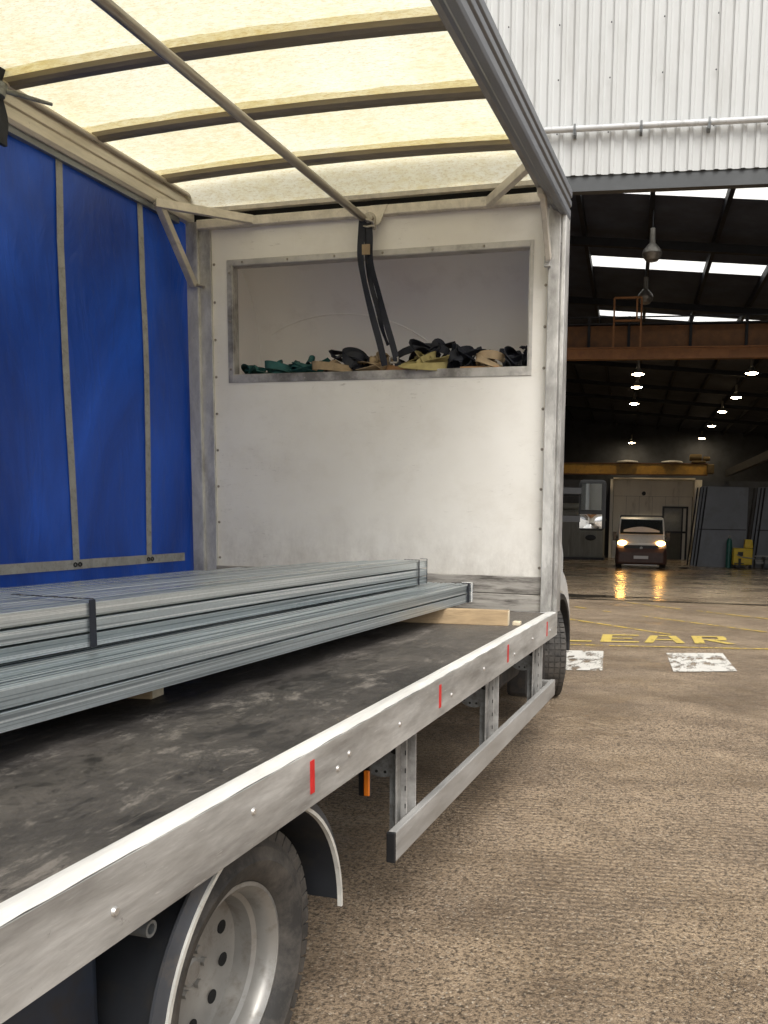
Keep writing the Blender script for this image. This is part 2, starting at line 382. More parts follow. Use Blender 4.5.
G['greypanel'] = simple('blue_grey_sheet', (.17,.18,.20), .5, .1, .12, .8, (.12,.12,.12), (.5,.8))
G['lampmetal'] = simple('lamp_housing_metal', (.28,.27,.25), .45, .5, .2, 9)
G['darkgrey'] = simple('dark_grey_metal', (.05,.05,.055), .55, .2, .3, 5)
G['green'] = simple('green_cylinder_paint', (.02,.12,.10), .4, 0, .2, 5)
G['yellowm'] = simple('yellow_machine_paint', (.72,.50,.02), .4, 0, .15, 6, (.3,.2,.03), (.6,.8))
G['hatch_in'] = simple('hatch_interior', (.93,.925,.90), .5, 0, .03, 1.5, (.75,.73,.70), (.55,.9))
G['maroon'] = simple('dark_van_bumper', (.07,.035,.025), .5, 0, .3, 4)
G['vanwhite'] = simple('dusty_van_white', (.84,.80,.73), .3, 0, .05, 2, coat=.3)
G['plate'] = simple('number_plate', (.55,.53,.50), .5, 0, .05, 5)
G['lamp_on'] = emis('lit_lamp', (1,.78,.48), 110)
G['head_on'] = emis('lit_headlamp', (1,.48,.11), 42)
m, nt, bs = nodes('rooflight_sheet'); bs.inputs['Base Color'].default_value = (.9,.9,.86,1)
tr = nt.nodes.new('ShaderNodeBsdfTranslucent'); tr.inputs[0].default_value = (.97,.97,.93,1)
mx = nt.nodes.new('ShaderNodeMixShader'); mx.inputs[0].default_value = .88
nt.links.new(bs.outputs[0], mx.inputs[1]); nt.links.new(tr.outputs[0], mx.inputs[2]); nt.links.new(mx.outputs[0], nt.nodes['Material Output'].inputs[0])
G['rooflight'] = m

# ------------------------------------------------------------------ ground
b = MB()
ys = [-400, -60, -10, -2, 1, 1.5, 10, 40, 90, 91, 600]
def gz2(y): return gz(min(y, 90))
for y0, y1 in zip(ys, ys[1:]):
    b.quad((-400, y0, gz2(y0)), (400, y0, gz2(y0)), (400, y1, gz2(y1)), (-400, y1, gz2(y1)))
bmesh.ops.remove_doubles(b.bm, verts=b.bm.verts, dist=.0001)
struct(b.build('ground', G['ground']))
def W(s, t, z): return HM @ Vector((s, t, z))
b = MB()
c4 = [W(s, t, 0) for s, t in ((-22, 0.1), (14, 0.1), (14, 66), (-22, 66))]
b.quad(*[(p.x, p.y, gz(p.y)+.004) for p in c4])
struct(b.build('hall_floor', G['hfloor']))
def mark(name, polys, mat, dz=.008):
    b = MB()
    for P in polys: b.quad(*[(x, y, gz(y)+dz) for x, y in P])
    return struct(b.build(name, mat))
# dark drain strip along the doorway
c4 = [W(s, t, 0) for s, t in ((-8, -.16), (8, -.16), (8, .08), (-8, .08))]
mark('drain_channel', [[(p.x, p.y) for p in c4]], simple('wet_drain', (.025,.02,.016), .3, 0, .4, 3))
b = MB(); P = []
for k in range(28):
    a = 2*math.pi*k/28; rr0 = 1 + .25*math.sin(3*a+1) + .15*math.sin(7*a)
    p = W(-1.6 + 1.15*rr0*math.cos(a), .75 + .42*rr0*math.sin(a), 0); P.append((p.x, p.y, gz(p.y)+.009))
b.bm.faces.new([b.bm.verts.new(p) for p in P]); struct(b.build('puddle', simple('wet_patch', (.035,.028,.02), .12, 0, .4, 3)))
def line(p, q, w):
    p, q = Vector(p), Vector(q); d = (q-p).normalized(); n = Vector((-d.y, d.x))*w/2
    return [tuple(p-n), tuple(q-n), tuple(q+n), tuple(p+n)]
mark('yellow_line', [line((-1.1,3.95), (-.27,4.14), .06), line((-.2,4.15), (3.2,5.1), .06)], G['yellow'])
for p, q in (((-1.9,7.5), (.37,5.54)), ((-.2,7.82), (3.4,4.85)), ((-.67,10.31), (.36,9.34)), ((.59,9.19), (3.6,6.65)), ((-1.38,8.91), (-1.16,8.7)), ((-.83,8.35), (-.71,8.26))):
    mark('yellow_line', [line(p, q, .07)], G['yellow'])
mark('white_square', [[(-.55,2.24), (-.04,2.41), (-.20,3.68), (-.70,3.54)]], G['white_mark'])
mark('white_square', [[(.57,2.59), (1.12,2.86), (.99,4.06), (.43,3.81)]], G['white_mark'])
# painted letters C L E A R
UX, UY = Vector((.955, .295)), Vector((-.07, .74))
def letter(ox, strokes):
    o = Vector((-.34, 4.44)) + UX*ox; P = []
    for (u0, v0, u1, v1, w) in strokes:
        a = Vector((u0, v0)); c = Vector((u1, v1)); d = (c-a).normalized(); n = Vector((-d.y, d.x))*w/2
        P.append([tuple(o + UX*k.x + UY*k.y) for k in (a-n, c-n, c+n, a+n)])
    return P
LT = {'C': [(.05,0,.05,1,.1), (.1,.06,.4,.06,.12), (.1,.94,.4,.94,.12)],
      'L': [(.05,0,.05,1,.1), (.1,.06,.4,.06,.12)],
      'E': [(.06,0,.06,1,.12), (.12,.07,.44,.07,.13), (.12,.5,.36,.5,.12), (.12,.93,.44,.93,.13)],
      'A': [(.05,0,.13,.95,.1), (.42,0,.34,.95,.1), (.185,.94,.285,.94,.12), (.14,.42,.33,.42,.12)],
      'R': [(.06,0,.06,1,.12), (.12,.94,.40,.94,.12), (.36,.58,.36,.88,.10), (.12,.52,.40,.52,.12), (.2,.46,.42,.02,.11)]}
for ch, ox in (('C', -1.02), ('L', -.5), ('E', 0), ('A', .50), ('R', 1.08)):
    mark('painted_letter', letter(ox, LT[ch]), G['letter'])

# ------------------------------------------------------------------ truck
def bowz(x): return 3.284 + .030*(1-((x+1.28)/1.2)**2)
T = thing('curtain_side_truck', 'open curtain sided flatbed truck with blue side curtain and cream translucent roof', 'truck', (-1.25, -3, -.05))
YB = -6.2
# deck
MB().box(-2.44, -.06, YB, -.05, BED-.03, BED).build('deck', G['bed'], T)
b = MB(); b.box(-.014, 0, YB, -.03, .585, .722); b.box(-.06, -.014, YB, -.03, .585, .597); b.box(-.016, -.014, YB, -.03, .597, .70)
rail = b.build('side_rail', G['rail'], T, bevel=.004)
b = MB()
# worn, dented top flange
def topf(u, v):
    y = YB + (-.03-YB)*u; x = -.058 + .056*v
    return (x, y, .7235 + .0012*math.sin(y*9+math.sin(y*23)*2)*v + (.004 if 0<v<1 else 0))
b.grid(topf, 160, 3); b.build('rail_top_flange', G['railtop'], rail, smooth=True)
b = MB(); b.box(-2.50, -2.44, YB, -.03, .585, .726); b.build('side_rail', G['rail'], T, bevel=.004)
for y in (-3.202, -2.232, -1.249, -.341, -4.2):
    MB().box(.0005, .0025, y-.010, y+.010, .618, .700).build('red_marker', G['red'], rail)
for y in (-4.32, -3.9, -3.47, -3.06, -2.99, -2.62, -2.10, -1.66, -1.12, -.72, -.25):
    z = .655 + random.uniform(-.02, .025)
    MB().cyl((.0002,y,z), (.005,y,z), .009, .006, 12).build('rivet', G['rivet2'], rail, smooth=True)
# kick boards
b = MB(); b.box(-2.31, -.10, -.045, -.012, BED, .818); k1 = b.build('kick_board', G['kick'], T, bevel=.004)
b = MB(); b.box(-2.31, -.10, -.040, -.012, .822, .926); b.build('kick_board', G['kick'], T, bevel=.004)
# headboard with opening
HX0, HX1, HZ0, HZ1 = -2.175, -.22, 2.165, 2.845
b = MB()
b.box(-2.42, HX0, 0, .035, BED, 3.13); b.box(HX1, -.02, 0, .035, BED, 3.13)
b.box(HX0, HX1, 0, .035, BED, HZ0); b.box(HX0, HX1, 0, .035, HZ1, 3.13)
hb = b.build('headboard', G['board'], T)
b = MB(); w = .036
b.box(HX0-w, HX0, -.006, -.001, HZ0-.05, HZ1+w); b.box(HX1, HX1+w*.6, -.006, -.001, HZ0-.05, HZ1+w)
b.box(HX0, HX1, -.006, -.001, HZ1, HZ1+w); b.box(HX0, HX1, -.006, -.001, HZ0-.05, HZ0)
b.box(HX0, HX0+.004, -.001, .06, HZ0, HZ1); b.box(HX1-.004, HX1, -.001, .06, HZ0, HZ1)
b.box(HX0+.004, HX1-.004, -.001, .06, HZ1-.004, HZ1); b.box(HX0+.004, HX1-.004, -.001, .06, HZ0, HZ0+.004)
b.build('hatch_frame', G['frame'], hb, bevel=.0015)
for x in [HX0-w/2] : 
    for z in (2.2, 2.5, 2.8): MB().cyl((x,-.0065,z), (x,-.011,z), .008, .005, 10).build('rivet', G['rivet'], hb, smooth=True)
for x in [i*.32-2.1 for i in range(6)]:
    MB().cyl((x,-.0065,HZ1+w/2), (x,-.011,HZ1+w/2), .008, .005, 10).build('rivet', G['rivet'], hb, smooth=True)
for z in [.98+i*.235 for i in range(9)]:
    for x in (-2.305, -.125): MB().cyl((x,-.0005,z), (x,-.006,z), .009, .006, 10).build('rivet', G['rivet'], hb, smooth=True)
# overhead locker behind the opening (open box over the cab)
b = MB(); d = .72
b.box(-2.38, -.235, .036, d, 2.13, 2.15)
lk = b.build('locker_shelf', G['ply'], T)
b = MB()
def lb(u, v):   # one smoothly curved shell for back and top
    th = v*math.pi/2; k = math.cos(th)
    return (-2.38 + 2.145*u, .036 + (d-.046)*(max(k, 0)**.55), 2.15 + .87*math.sin(th))
b.grid(lb, 12, 30); b.box(-2.42, -2.38, .036, d, 2.15, 3.05); b.box(-.235, -.215, .036, d, 2.15, 3.05)
b.box(-2.38, -.235, d, d+.02, 2.15, 3.05); b.box(-2.42, -.215, .036, d+.02, 3.051, 3.07)
b.build('locker_shell', G['hatch_in'], T, smooth=True)
b = MB(); pts = []
for k in range(21):
    a = R(35) + R(95)*k/20
    zz = .50*math.sin(a)+.02; th = math.asin(min(1, zz/.87)); pts.append((-1.75 + .75*math.cos(a)*1.1, .036 + (d-.046)*math.cos(th)**.55, 2.15 + zz))
b.tube(pts, .005, 8); b.build('arc_highlight', G['hatch_in'], T, smooth=True)  # thin tube added to stand in for a curved highlight on the shell
# left corner post, angle and right corner post
b = MB(); b.box(-2.485, -2.405, -.035, .0, .60, 3.12); b.box(-2.405, -2.318, -.018, -.001, .72, 3.08); b.box(-2.405, -2.400, -.035, -.018, .72, 3.08)
pl = b.build('corner_post', G['post'], T, bevel=.004)
MB().cyl((-2.45,-.05,2.74), (-2.35,-.05,2.71), .010, n=8).build('hinge_pin', G['pole'], pl, smooth=True)
b = MB(); b.box(-.098, -.030, -.075, 0, .722, 3.05); b.box(-.030, -.022, -.06, .03, .722, 3.03); b.box(-.022, 0, -.07, .05, .722, 3.02)
pr = b.build('corner_post', G['post'], T, bevel=.003)
b = MB(); b.box(-.118, -.082, -.10, -.076, 2.70, 2.76); b.cyl((-.10,-.10,2.73), (-.10,-.112,2.73), .011, n=10); b.build('brace_foot', G['post'], pr, bevel=.003)
# rear frame (behind the photographer)
b = MB(); b.box(-.10, 0, YB, YB+.1, .722, 3.05); b.build('corner_post', G['post'], T, bevel=.004)
b = MB(); b.box(-2.50, -2.40, YB, YB+.1, .722, 3.12); b.build('corner_post', G['post'], T, bevel=.004)
b = MB(); b.box(-2.40, -.10, YB, YB+.08, 3.0, 3.12); b.build('rear_header', G['cant'], T, bevel=.004)
# header beam over the headboard
b = MB(); b.box(-2.40, -.10, -.045, -.001, 3.070, 3.128); b.build('header_beam', G['cant'], T, bevel=.006)
b = MB(); b.grid(lambda u, v: (-2.48+2.42*u, .034, 3.13 + .088*v), 30, 1); b.build('front_closure', G['void'], T)
b = MB(); b.ribbon([(-2.44+2.34*k/24, -.0, 3.192) for k in range(25)], .035, .026, (0,1,0)); b.build('front_bow', G['cant'], T)
# left cant rail: stepped profile
b = MB()
b.prism([(-2.50,3.118),(-2.455,3.118),(-2.44,3.135),(-2.44,3.185),(-2.452,3.19),(-2.452,3.196),(-2.44,3.20),(-2.44,3.245),(-2.50,3.245)], 'Y', YB+.1, -.001)
cr = b.build('cant_rail', G['cant'], T, bevel=.002)
b = MB(); b.box(-2.50, -2.425, YB+.1, -.001, 3.262, 3.276); b.cyl((-2.42,YB+.1,3.266), (-2.42,-.001,3.266), .012, n=10); b.box(-2.50,-2.45,YB+.1,-.002,3.2455,3.262)
b.build('canopy_track', G['cant'], cr, bevel=.002)
MB().box(-2.515, -2.468, YB+.1, -.12, 3.085, 3.117).build('curtain_track', G['roofrail'], cr)
# right roof rail, dark, ribbed
b = MB()
b.prism([(-.085,3.035),(-.078,3.015),(-.055,3.008),(-.035,2.985),(0,2.982),(.006,3.0),(.006,3.035),(-.002,3.042),(-.002,3.050),(.010,3.056),(.010,3.085),(.0,3.092),(.0,3.10),(.012,3.106),(.012,3.145),(-.02,3.155),(-.085,3.155)], 'Y', YB+.1, .03)
rr_ = b.build('roof_rail', G['roofrail'], T, bevel=.003)
b = MB(); b.box(-.112, -.086, YB+.1, -.02, 3.04, 3.20); b.box(-.125,-.1125, YB+.1, -.02, 3.05, 3.12); b.build('roof_rail_flange', simple('roof_rail_inner', (.27,.26,.25), .4, .3, .2, 6), rr_, bevel=.003)
# braces
for p, q in (((-2.42,-.42,3.105), (-2.0,-.03,3.105)), ((-.13,-.50,3.09), (-.47,-.03,3.10))):
    MB().beam(p, q, .035, .05).build('corner_brace', G['cant'], T, bevel=.004)
MB().beam((-2.42,-.40,3.12), (-2.42,-.055,2.72), .045, .045, (0,1,0)).build('corner_brace', G['cant'], T, bevel=.004)
MB().beam((-.092,-.31,3.06), (-.092,-.095,2.74), .03, .05, (0,1,.6)).build('corner_brace', G['cant'], T, bevel=.004)
MB().box(-.110, -.075, -.36, -.28, 3.0, 3.035).build('corner_brace', G['cant'], T, bevel=.004)
# roof bows and canopy
bys = [-.30-.59*k for k in range(10)]
for y in bys:
    b = MB(); pts = [(-2.44+2.33*k/24, 0, 0) for k in range(25)]
    V = []
    for (x, _, _) in pts:
        z = bowz(x); V.append([b.bm.verts.new((x, y+dy, z+dz)) for dy, dz in ((-.030,-.012),(-.018,-.026),(.018,-.026),(.030,-.012),(.030,.012),(-.030,.012))])
    for A, B in zip(V, V[1:]):
        for k in range(6): b.bm.faces.new((A[k], A[(k+1)%6], B[(k+1)%6], B[k]))
    b.bm.faces.new(V[0][::-1]); b.bm.faces.new(V[-1])
    bo = b.build('roof_bow', G['bow'], T, smooth=True)
    # doubled fabric hem above each bow
    b = MB(); b.grid(lambda u, v: (-2.46+2.35*u, y-.090+.075*v + .004*math.sin(u*40), bowz(-2.46+2.36*u)+.0135), 40, 1)
    b.build('canopy_hem', G['canopy'], bo)
b = MB()
def can(u, v):
    x = -2.49 + 2.385*u; y = YB + (.035-YB)*v
    ph = ((y+.30)/.59) % 1.0; sag = math.sin(ph*math.pi)
    d_ = max(0, min(1, (y+.13)/.13)); return (x, y, (bowz(x) + .018)*(1-d_) + 3.215*d_ - .010*sag + .004*math.sin(x*6+y*3)*sag + .003*math.sin(x*17+y*5)*sag)
b.grid(can, 80, 210); b.build('roof_canopy', G['canopy'], T, smooth=True)
# longitudinal centre pole and its end clamp
b = MB(); b.cyl((-1.235, YB+.08, 3.05), (-1.235, -.05, 3.045), .0235, n=20); po = b.build('roof_pole', G['pole'], T, smooth=True)
b = MB(); b.cyl((-1.205,-.060,3.045), (-1.205,-.045,3.045), .042, n=20); b.cyl((-1.205,-.085,3.045), (-1.205,-.062,3.045), .03, n=16)
b.box(-1.245, -1.165, -.066, -.046, 2.985, 3.04)
b.build('pole_clamp', G['pole'], po, bevel=.003)
b = MB(); b.prism([(-1.20,3.125),(-1.09,3.125),(-1.14,3.02),(-1.20,3.0)], 'Y', -.052, -.046); b.build('pole_bracket', G['cant'], po)
# left curtain
b = MB()
def cu(u, v):
    y = YB+.05 + (.03-(YB+.05))*u; z = .62 + 2.52*v
    k = (y+.475)/.637
    rip = .010*math.sin(k*2*math.pi)*math.sin(v*math.pi) + .012*math.sin(y*5+z*1.7)*math.sin(v*math.pi)**.6 + .006*math.sin(y*13-z*2.3) * (1-v*.4)
    rip += .020*abs(math.sin((y*1.25+z*.8)*4.2))**.6*max(0, v-.5)*1.2 + .018*abs(math.sin(y*4.93+1.2+.5*math.sin(z*2)))**.5*(1-v)**.5
    if v < .14: rip += .008*math.sin(y*17)*(1-v/.14)
    rip *= min(1, max(0, (-.08-y)/.4)); return (-2.505 + rip*.8, y, z)
b.grid(cu, 300, 70)
curt = b.build('side_curtain', G['curtain'], T, smooth=True)
def cx(y, z): 
    u = (y-(YB+.05))/(.03-(YB+.05)); v = (z-.62)/2.52; return cu(u, v)[0]
for k in range(9):
    y = -.475-.637*k
    b = MB(); pts = [(cx(y, z)+.006, y, z) for z in [1.0+2.11*i/40 for i in range(41)]]
    b.ribbon(pts, .046, .003, (0,1,0)); st = b.build('curtain_strap', G['web_grey'], curt)
    b = MB()
    for dy in (-.018, .018): b.tube([(cx(y,.985)+.014, y+dy+.012*math.cos(a), .985+.010*math.sin(a)) for a in [i*math.pi/4 for i in range(9)]], .0045, 6)
    b.build('strap_buckle', G['black'], curt)
b = MB(); pts = [(cx(y,.99)+.010, y, .985) for y in [YB+.2 + (-.12-(YB+.2))*i/200 for i in range(201)]]
b.ribbon(pts, .052, .003, (0,0,1)); b.build('hem_strap', G['web_grey'], curt)
# mudguard over the rear wheel
MC = (-3.378, .24); MR = .378
b = MB(); n = 40; A0, A1 = R(2), R(190)
def arc(a, r): return (MC[0]+r*math.cos(a), MC[1]+r*math.sin(a))
ring = []
for k in range(n+1):
    a = A0 + (A1-A0)*k/n
    o1 = arc(a, MR); o2 = arc(a, MR+.010)
    ring.append([b.bm.verts.new(v) for v in ((-.025,*o1), (-.36,*o1), (-.36,*o2), (-.025,*o2))])
for P, Q in zip(ring, ring[1:]):
    for k in range(4): b.bm.faces.new((P[k], P[(k+1)%4], Q[(k+1)%4], Q[k]))
b.bm.faces.new(ring[0]); b.bm.faces.new(ring[-1][::-1])
mg = b.build('mudguard', G['mudguard'], T, smooth=True)
b = MB(); ring = []
for k in range(n+1):
    a = A0-R(3) + (A1-A0)*k/n
    o1 = arc(a, MR-.001); o2 = arc(a, MR+.008)
    ring.append([b.bm.verts.new(v) for v in ((-.018,*o1), (-.030,*o1), (-.030,*o2), (-.018,*o2))])
for P, Q in zip(ring, ring[1:]):
    for k in range(4): b.bm.faces.new((P[k], P[(k+1)%4], Q[(k+1)%4], Q[k]))
b.bm.faces.new(ring[0]); b.bm.faces.new(ring[-1][::-1])
b.build('mudguard_lip', G['lip'], mg, smooth=True)
b = MB(); ring = []
for k in range(n+1):
    a = A0-R(2) + (A1-A0)*k/n
    o1 = arc(a, MR+.008); o2 = arc(a, MR+.036)
    ring.append([b.bm.verts.new(v) for v in ((-.024,*o1), (-.034,*o1), (-.040,*o2), (-.034,*o2))])
for P, Q in zip(ring, ring[1:]):
    for k in range(4): b.bm.faces.new((P[k], P[(k+1)%4], Q[(k+1)%4], Q[k]))
b.bm.faces.new(ring[0]); b.bm.faces.new(ring[-1][::-1])
b.build('mudguard_flange', G['darkskin'], mg, smooth=True)
# added black box standing in for the shade deep inside the arch
b = MB(); b.box(-.80, -.365, -3.9, -2.95, .10, .58); b.build('arch_shade_box', G['void'], T)
# storage locker behind the wheel and a short tube end
b = MB(); b.box(-.75, -.13, -5.9, -3.785, -.0+.12, .575); b.build('underbed_locker', G['navy'], T, bevel=.02)
b = MB(); b.lathe([(-.25,.016),(-.050,.016),(-.050,.010),(-.075,.010)], (0,-3.745,.528), 'X', 20); b.cyl((-.077,-3.745,.528), (-.075,-3.745,.528), .011, n=16)
b.build('tube_end', G['bracket'], T, smooth=True)
# rear wheel (outer of a pair, dished)
WC = Vector((0, -3.425, .247)); TR = .332
def wheel(name, x_out, c, mirror=1, dual=True, r=TR, steer=0):
    s = mirror
    WM = Matrix.Translation((x_out-s*.1, c[0], 0)) @ Matrix.Rotation(R(steer), 4, 'Z') @ Matrix.Translation((-x_out+s*.1, -c[0], 0))
    P = lambda prof: [(x_out + s*a, q) for a, q in prof]
    rim_r = .209 if dual else .205
    hub = MB()
    if dual: prof = [(-.030,rim_r+.006),(-.022,rim_r+.003),(-.020,rim_r-.006),(-.030,rim_r-.015),(-.042,rim_r-.022),(-.070,rim_r-.024),(-.078,rim_r-.034),(-.124,rim_r-.036),(-.130,.160),(-.134,.110),(-.132,.095),(-.134,.075),(-.134,.0005)]
    else: prof = [(-.012,rim_r+.004),(-.004,rim_r),(-.008,rim_r-.012),(-.03,rim_r-.02),(-.05,.15),(-.035,.11),(-.02,.07),(-.02,.0005)]
    hub.lathe(P(prof), (0, c[0], c[1]), 'X', 64)
    w = hub.build(name, G['rim'], T, M=WM, smooth=True)
    ty = MB()
    tp = [(-.035,rim_r),(-.016,rim_r+.008),(.002,rim_r+.025),(.012,rim_r+.055),(.005,r-.055),(.001,r-.038),(-.004,r-.034),(-.010,r-.018),(-.025,r-.004),(-.05,r),(-.16,r),(-.185,r-.004),(-.2,r-.02),(-.215,r-.06),(-.2,rim_r)]
    ty.lathe(P(tp), (0, c[0], c[1]), 'X', 96)
    # tread blocks on the shoulder
    for k in range(48):
        a = 2*math.pi*k/48
        M = Matrix.Translation((x_out, c[0], c[1])) @ Matrix.Rotation(a, 4, 'X')
        for (x0, x1) in ((-.042,-.008),(-.085,-.050),(-.128,-.093),(-.171,-.136),(-.205,-.178)):
            xx0, xx1 = (x0, x1) if s > 0 else (-x1, -x0)
            ty.box(xx0, xx1, -.018, .018, r-.024, r+.006, M)
    for k in range(60):
        a = 2*math.pi*k/60; M = Matrix.Translation((x_out, c[0], c[1])) @ Matrix.Rotation(a, 4, 'X')
        if k % 15 < 9 and dual: ty.box(.008*s, .0095*s, -.003, .003 if k % 2 else .006, r-.078, r-.062, M)
    t_ = ty.build('tyre', G['tyre'], w, M=WM, smooth=True)
    b = MB()
    if dual:
        for k in range(10):
            a = 2*math.pi*k/10+.34; q = (c[0]+.137*math.cos(a), c[1]+.137*math.sin(a)); b = MB()
            b.cyl((x_out-.1345*s, *q), (x_out-.1305*s, *q), .0165, n=18); b.build('vent_hole', G['void'], w)
        b = MB()
        for k in range(6):
            a = 2*math.pi*k/6; q = (c[0]+.048*math.cos(a), c[1]+.048*math.sin(a)); b.cyl((x_out-.136*s, *q), (x_out-.122*s, *q), .010, n=6)
        b.lathe([(x_out-.136*s,.034),(x_out-.126*s,.032),(x_out-.122*s,.024),(x_out-.122*s,.0005)], (0,*c), 'X', 24)
        b.build('wheel_nut', G['rim'], w)
    return w
wheel('wheel', -.065, (WC.y, WC.z))
b = MB(); b.lathe([(-.31,.2),(-.305,.315),(-.32,.33),(-.45,.33),(-.47,.305),(-.48,.2)], (0,WC.y,WC.z), 'X', 48, close=True)
b.build('inner_tyre', G['tyre'], T, smooth=True)
wheel('wheel', -2.46, (WC.y, WC.z), -1)
FY = 1.20
wheel('wheel', -.215, (FY, .275), 1, False, .325, 21)
wheel('wheel', -2.30, (FY, .275), -1, False, .325, 21)
# chassis rails and cross members
b = MB()
for x in (-.85, -1.65): b.box(x-.04, x+.04, YB+.3, 3.0, .42, .585)
for y in (-5.8, -4.9, -4.1, -2.75, -1.9, -1.0, -.2): b.box(-2.4, -.08, y-.03, y+.03, .60, .68)
b.box(-2.3, -.3, -3.56, -3.45, .22, .33); b.cyl((-1.25,-3.5,.28), (-1.25,1.0,.42), .05, n=12)
b.build('chassis', G['chassis'], T)
b = MB(); b.box(-1.0, -.45, -1.9, -1.0, .22, .42); b.build('fuel_tank', G['chassis'], T, bevel=.05, seg=4)
b = MB(); b.box(-.62, -.20, -.62, -.12, .34, .58); b.cyl((-.30,-.62,.38), (-.30,.1,.38), .05, n=14); b.box(-.38,-.22,.25,.75,.12,.55); b.build('underbody_unit', G['chassis'], T, bevel=.03)
MB().tube([(-.22,-.75,.59), (-.2,-.76,.52), (-.2,-.74,.47), (-.18,-.70,.46)], .006).build('hose', G['bracket'], T)
b = MB(); b.cyl((-.14,-.10,.565), (-.14,-.02,.565), .028, n=14); b.cyl((-.14,-.12,.565), (-.14,-.10,.565), .016, n=12); b.build('tail_hose_plug', G['black'], T, bevel=.003)
# side guard
b = MB(); b.box(-.028, .0, -2.645, -.045, .218, .314); b.box(-.12, -.028, -.085, -.045, .222, .310)
sg = b.build('side_guard', G['guard'], T, bevel=.004)
MB().box(-.0285, .0005, -2.658, -2.6455, .217, .315).build('end_cap', G['black'], sg, bevel=.003)
for y in (-2.43, -1.33, -.34):
    b = MB(); b.box(-.072, -.066, y-.045, y+.045, .225, .60); b.box(-.052, -.030, y-.047, y-.041, .225, .60); b.box(-.066,-.030, y+.040, y+.045, .225, .60)
    gp = b.build('guard_post', G['guard'], sg, bevel=.0015)
    b = MB(); b.box(-.105,-.073,y-.010,y+.012,.225,.60); b.cyl((-.140,y-.002,.500), (-.140,y+.006,.500), .088, n=32); b.box(-.20,-.074,y-.0015,y+.0055,.53,.60)
    pt = b.build('pivot_plate', G['plate2'], gp)
    b = MB()
    for k in range(14):
        a = 2*math.pi*k/14; b.cyl((-.140+.070*math.cos(a), y-.0035, .500+.070*math.sin(a)), (-.140+.070*math.cos(a), y-.002, .500+.070*math.sin(a)), .0055, n=8)
    b.build('plate_holes', G['black'], gp)
    MB().cyl((-.085,y-.022,.515), (-.085,y-.011,.515), .014, n=6).build('pivot_bolt', G['black'], gp)
    b = MB()
    for z in (.27,.33,.39,.45,.51): b.box(-.036,-.033, y-.0485, y-.047, z, z+.016)
    b.build('post_slot', G['void'], gp)
for y, z0 in ((-2.66, .43), (-.15, .46)):
    b = MB(); b.box(-.118, -.080, y-.006, y+.010, z0-.005, .60); ml = b.build('marker_light', G['black'], T, bevel=.003)
    b = MB(); b.box(-.096, -.078, y-.016, y-.0065, z0, z0+.08); b.build('reflector_lens', G['amber'], ml, bevel=.003)
# cab
cab_prof = [(.10,.76),(.10,2.0),(.35,2.11),(1.35,2.11),(1.75,2.05),(2.2,1.32),(2.55,1.12),(2.70,.95),(2.72,.40),(2.5,.30),(1.85,.32),(1.60,.32),
            (1.58,.45),(1.48,.60),(1.33,.69),(1.20,.71),(1.06,.69),(.90,.60),(.81,.62),(.80,.64)]
b = MB(); b.prism(cab_prof, 'X', -2.03, -.47)
cab = b.build('cab', G['cabwhite'], T, bevel=.06, seg=4)
b = MB()
pp = []
for k in range(17):
    a = R(-10)+R(170)*k/16
    pp.append((FY+.42*math.cos(a), .30+.42*math.sin(a)))
for k in range(16, -1, -1):
    a = R(-10)+R(170)*k/16
    pp.append((FY+.50*math.cos(a), .32+.58*math.sin(a)))
b.prism(pp, 'X', -.472, -.215)
b.build('front_wing', G['cabwhite'], cab, bevel=.02)
b = MB()
pp = []
for k in range(17):
    a = R(-10)+R(170)*k/16
    pp.append((FY+.375*math.cos(a), .30+.375*math.sin(a)))
for k in range(16, -1, -1):
    a = R(-10)+R(170)*k/16
    pp.append((FY+.418*math.cos(a), .30+.418*math.sin(a)))
b.prism(pp, 'X', -.40, -.20); b.build('wheel_arch', G['black'], cab, bevel=.006)
for x0, x1 in ((-.469, -.463), (-2.037, -2.031)):
    b = MB(); b.prism([(.75,1.35),(2.02,1.35),(1.70,1.92),(.75,1.98)], 'X', x0, x1); b.build('side_window', G['glass'], cab)
    b = MB(); b.box(x0, x1+.03 if x0 > -1 else x1, .98, 1.14, 1.12, 1.16); b.build('door_handle', G['black'], cab)
b = MB(); b.quad((-1.95,2.215,1.34), (-.55,2.215,1.34), (-.6,1.80,2.02), (-1.9,1.80,2.02)); b.build('windscreen', G['glass'], cab)
# door mirror
b = MB(); b.box(-.228, -.005, 1.985, 2.06, 1.175, 1.592); mi = b.build('door_mirror', G['void'], T, bevel=.035, seg=4)
b = MB(); b.grid(lambda u, v: (-.203+.168*u, 1.9835-.003*math.sin(u*3.14), 1.345+.215*v), 8, 8); b.build('mirror_glass', G['mirror'], mi, smooth=True)
b = MB(); b.grid(lambda u, v: (-.213+.186*u, 1.9835-.012*math.sin(u*3.14)*math.sin(v*3.14), 1.195+.115*v), 8, 8); b.build('mirror_glass', G['mirror2'], mi, smooth=True)
b = MB(); b.beam((-.48,1.9,1.5), (-.12,2.03,1.5), .03, .05); b.beam((-.48,1.9,1.27), (-.12,2.03,1.27), .03, .05); b.build('mirror_arm', G['black'], mi)

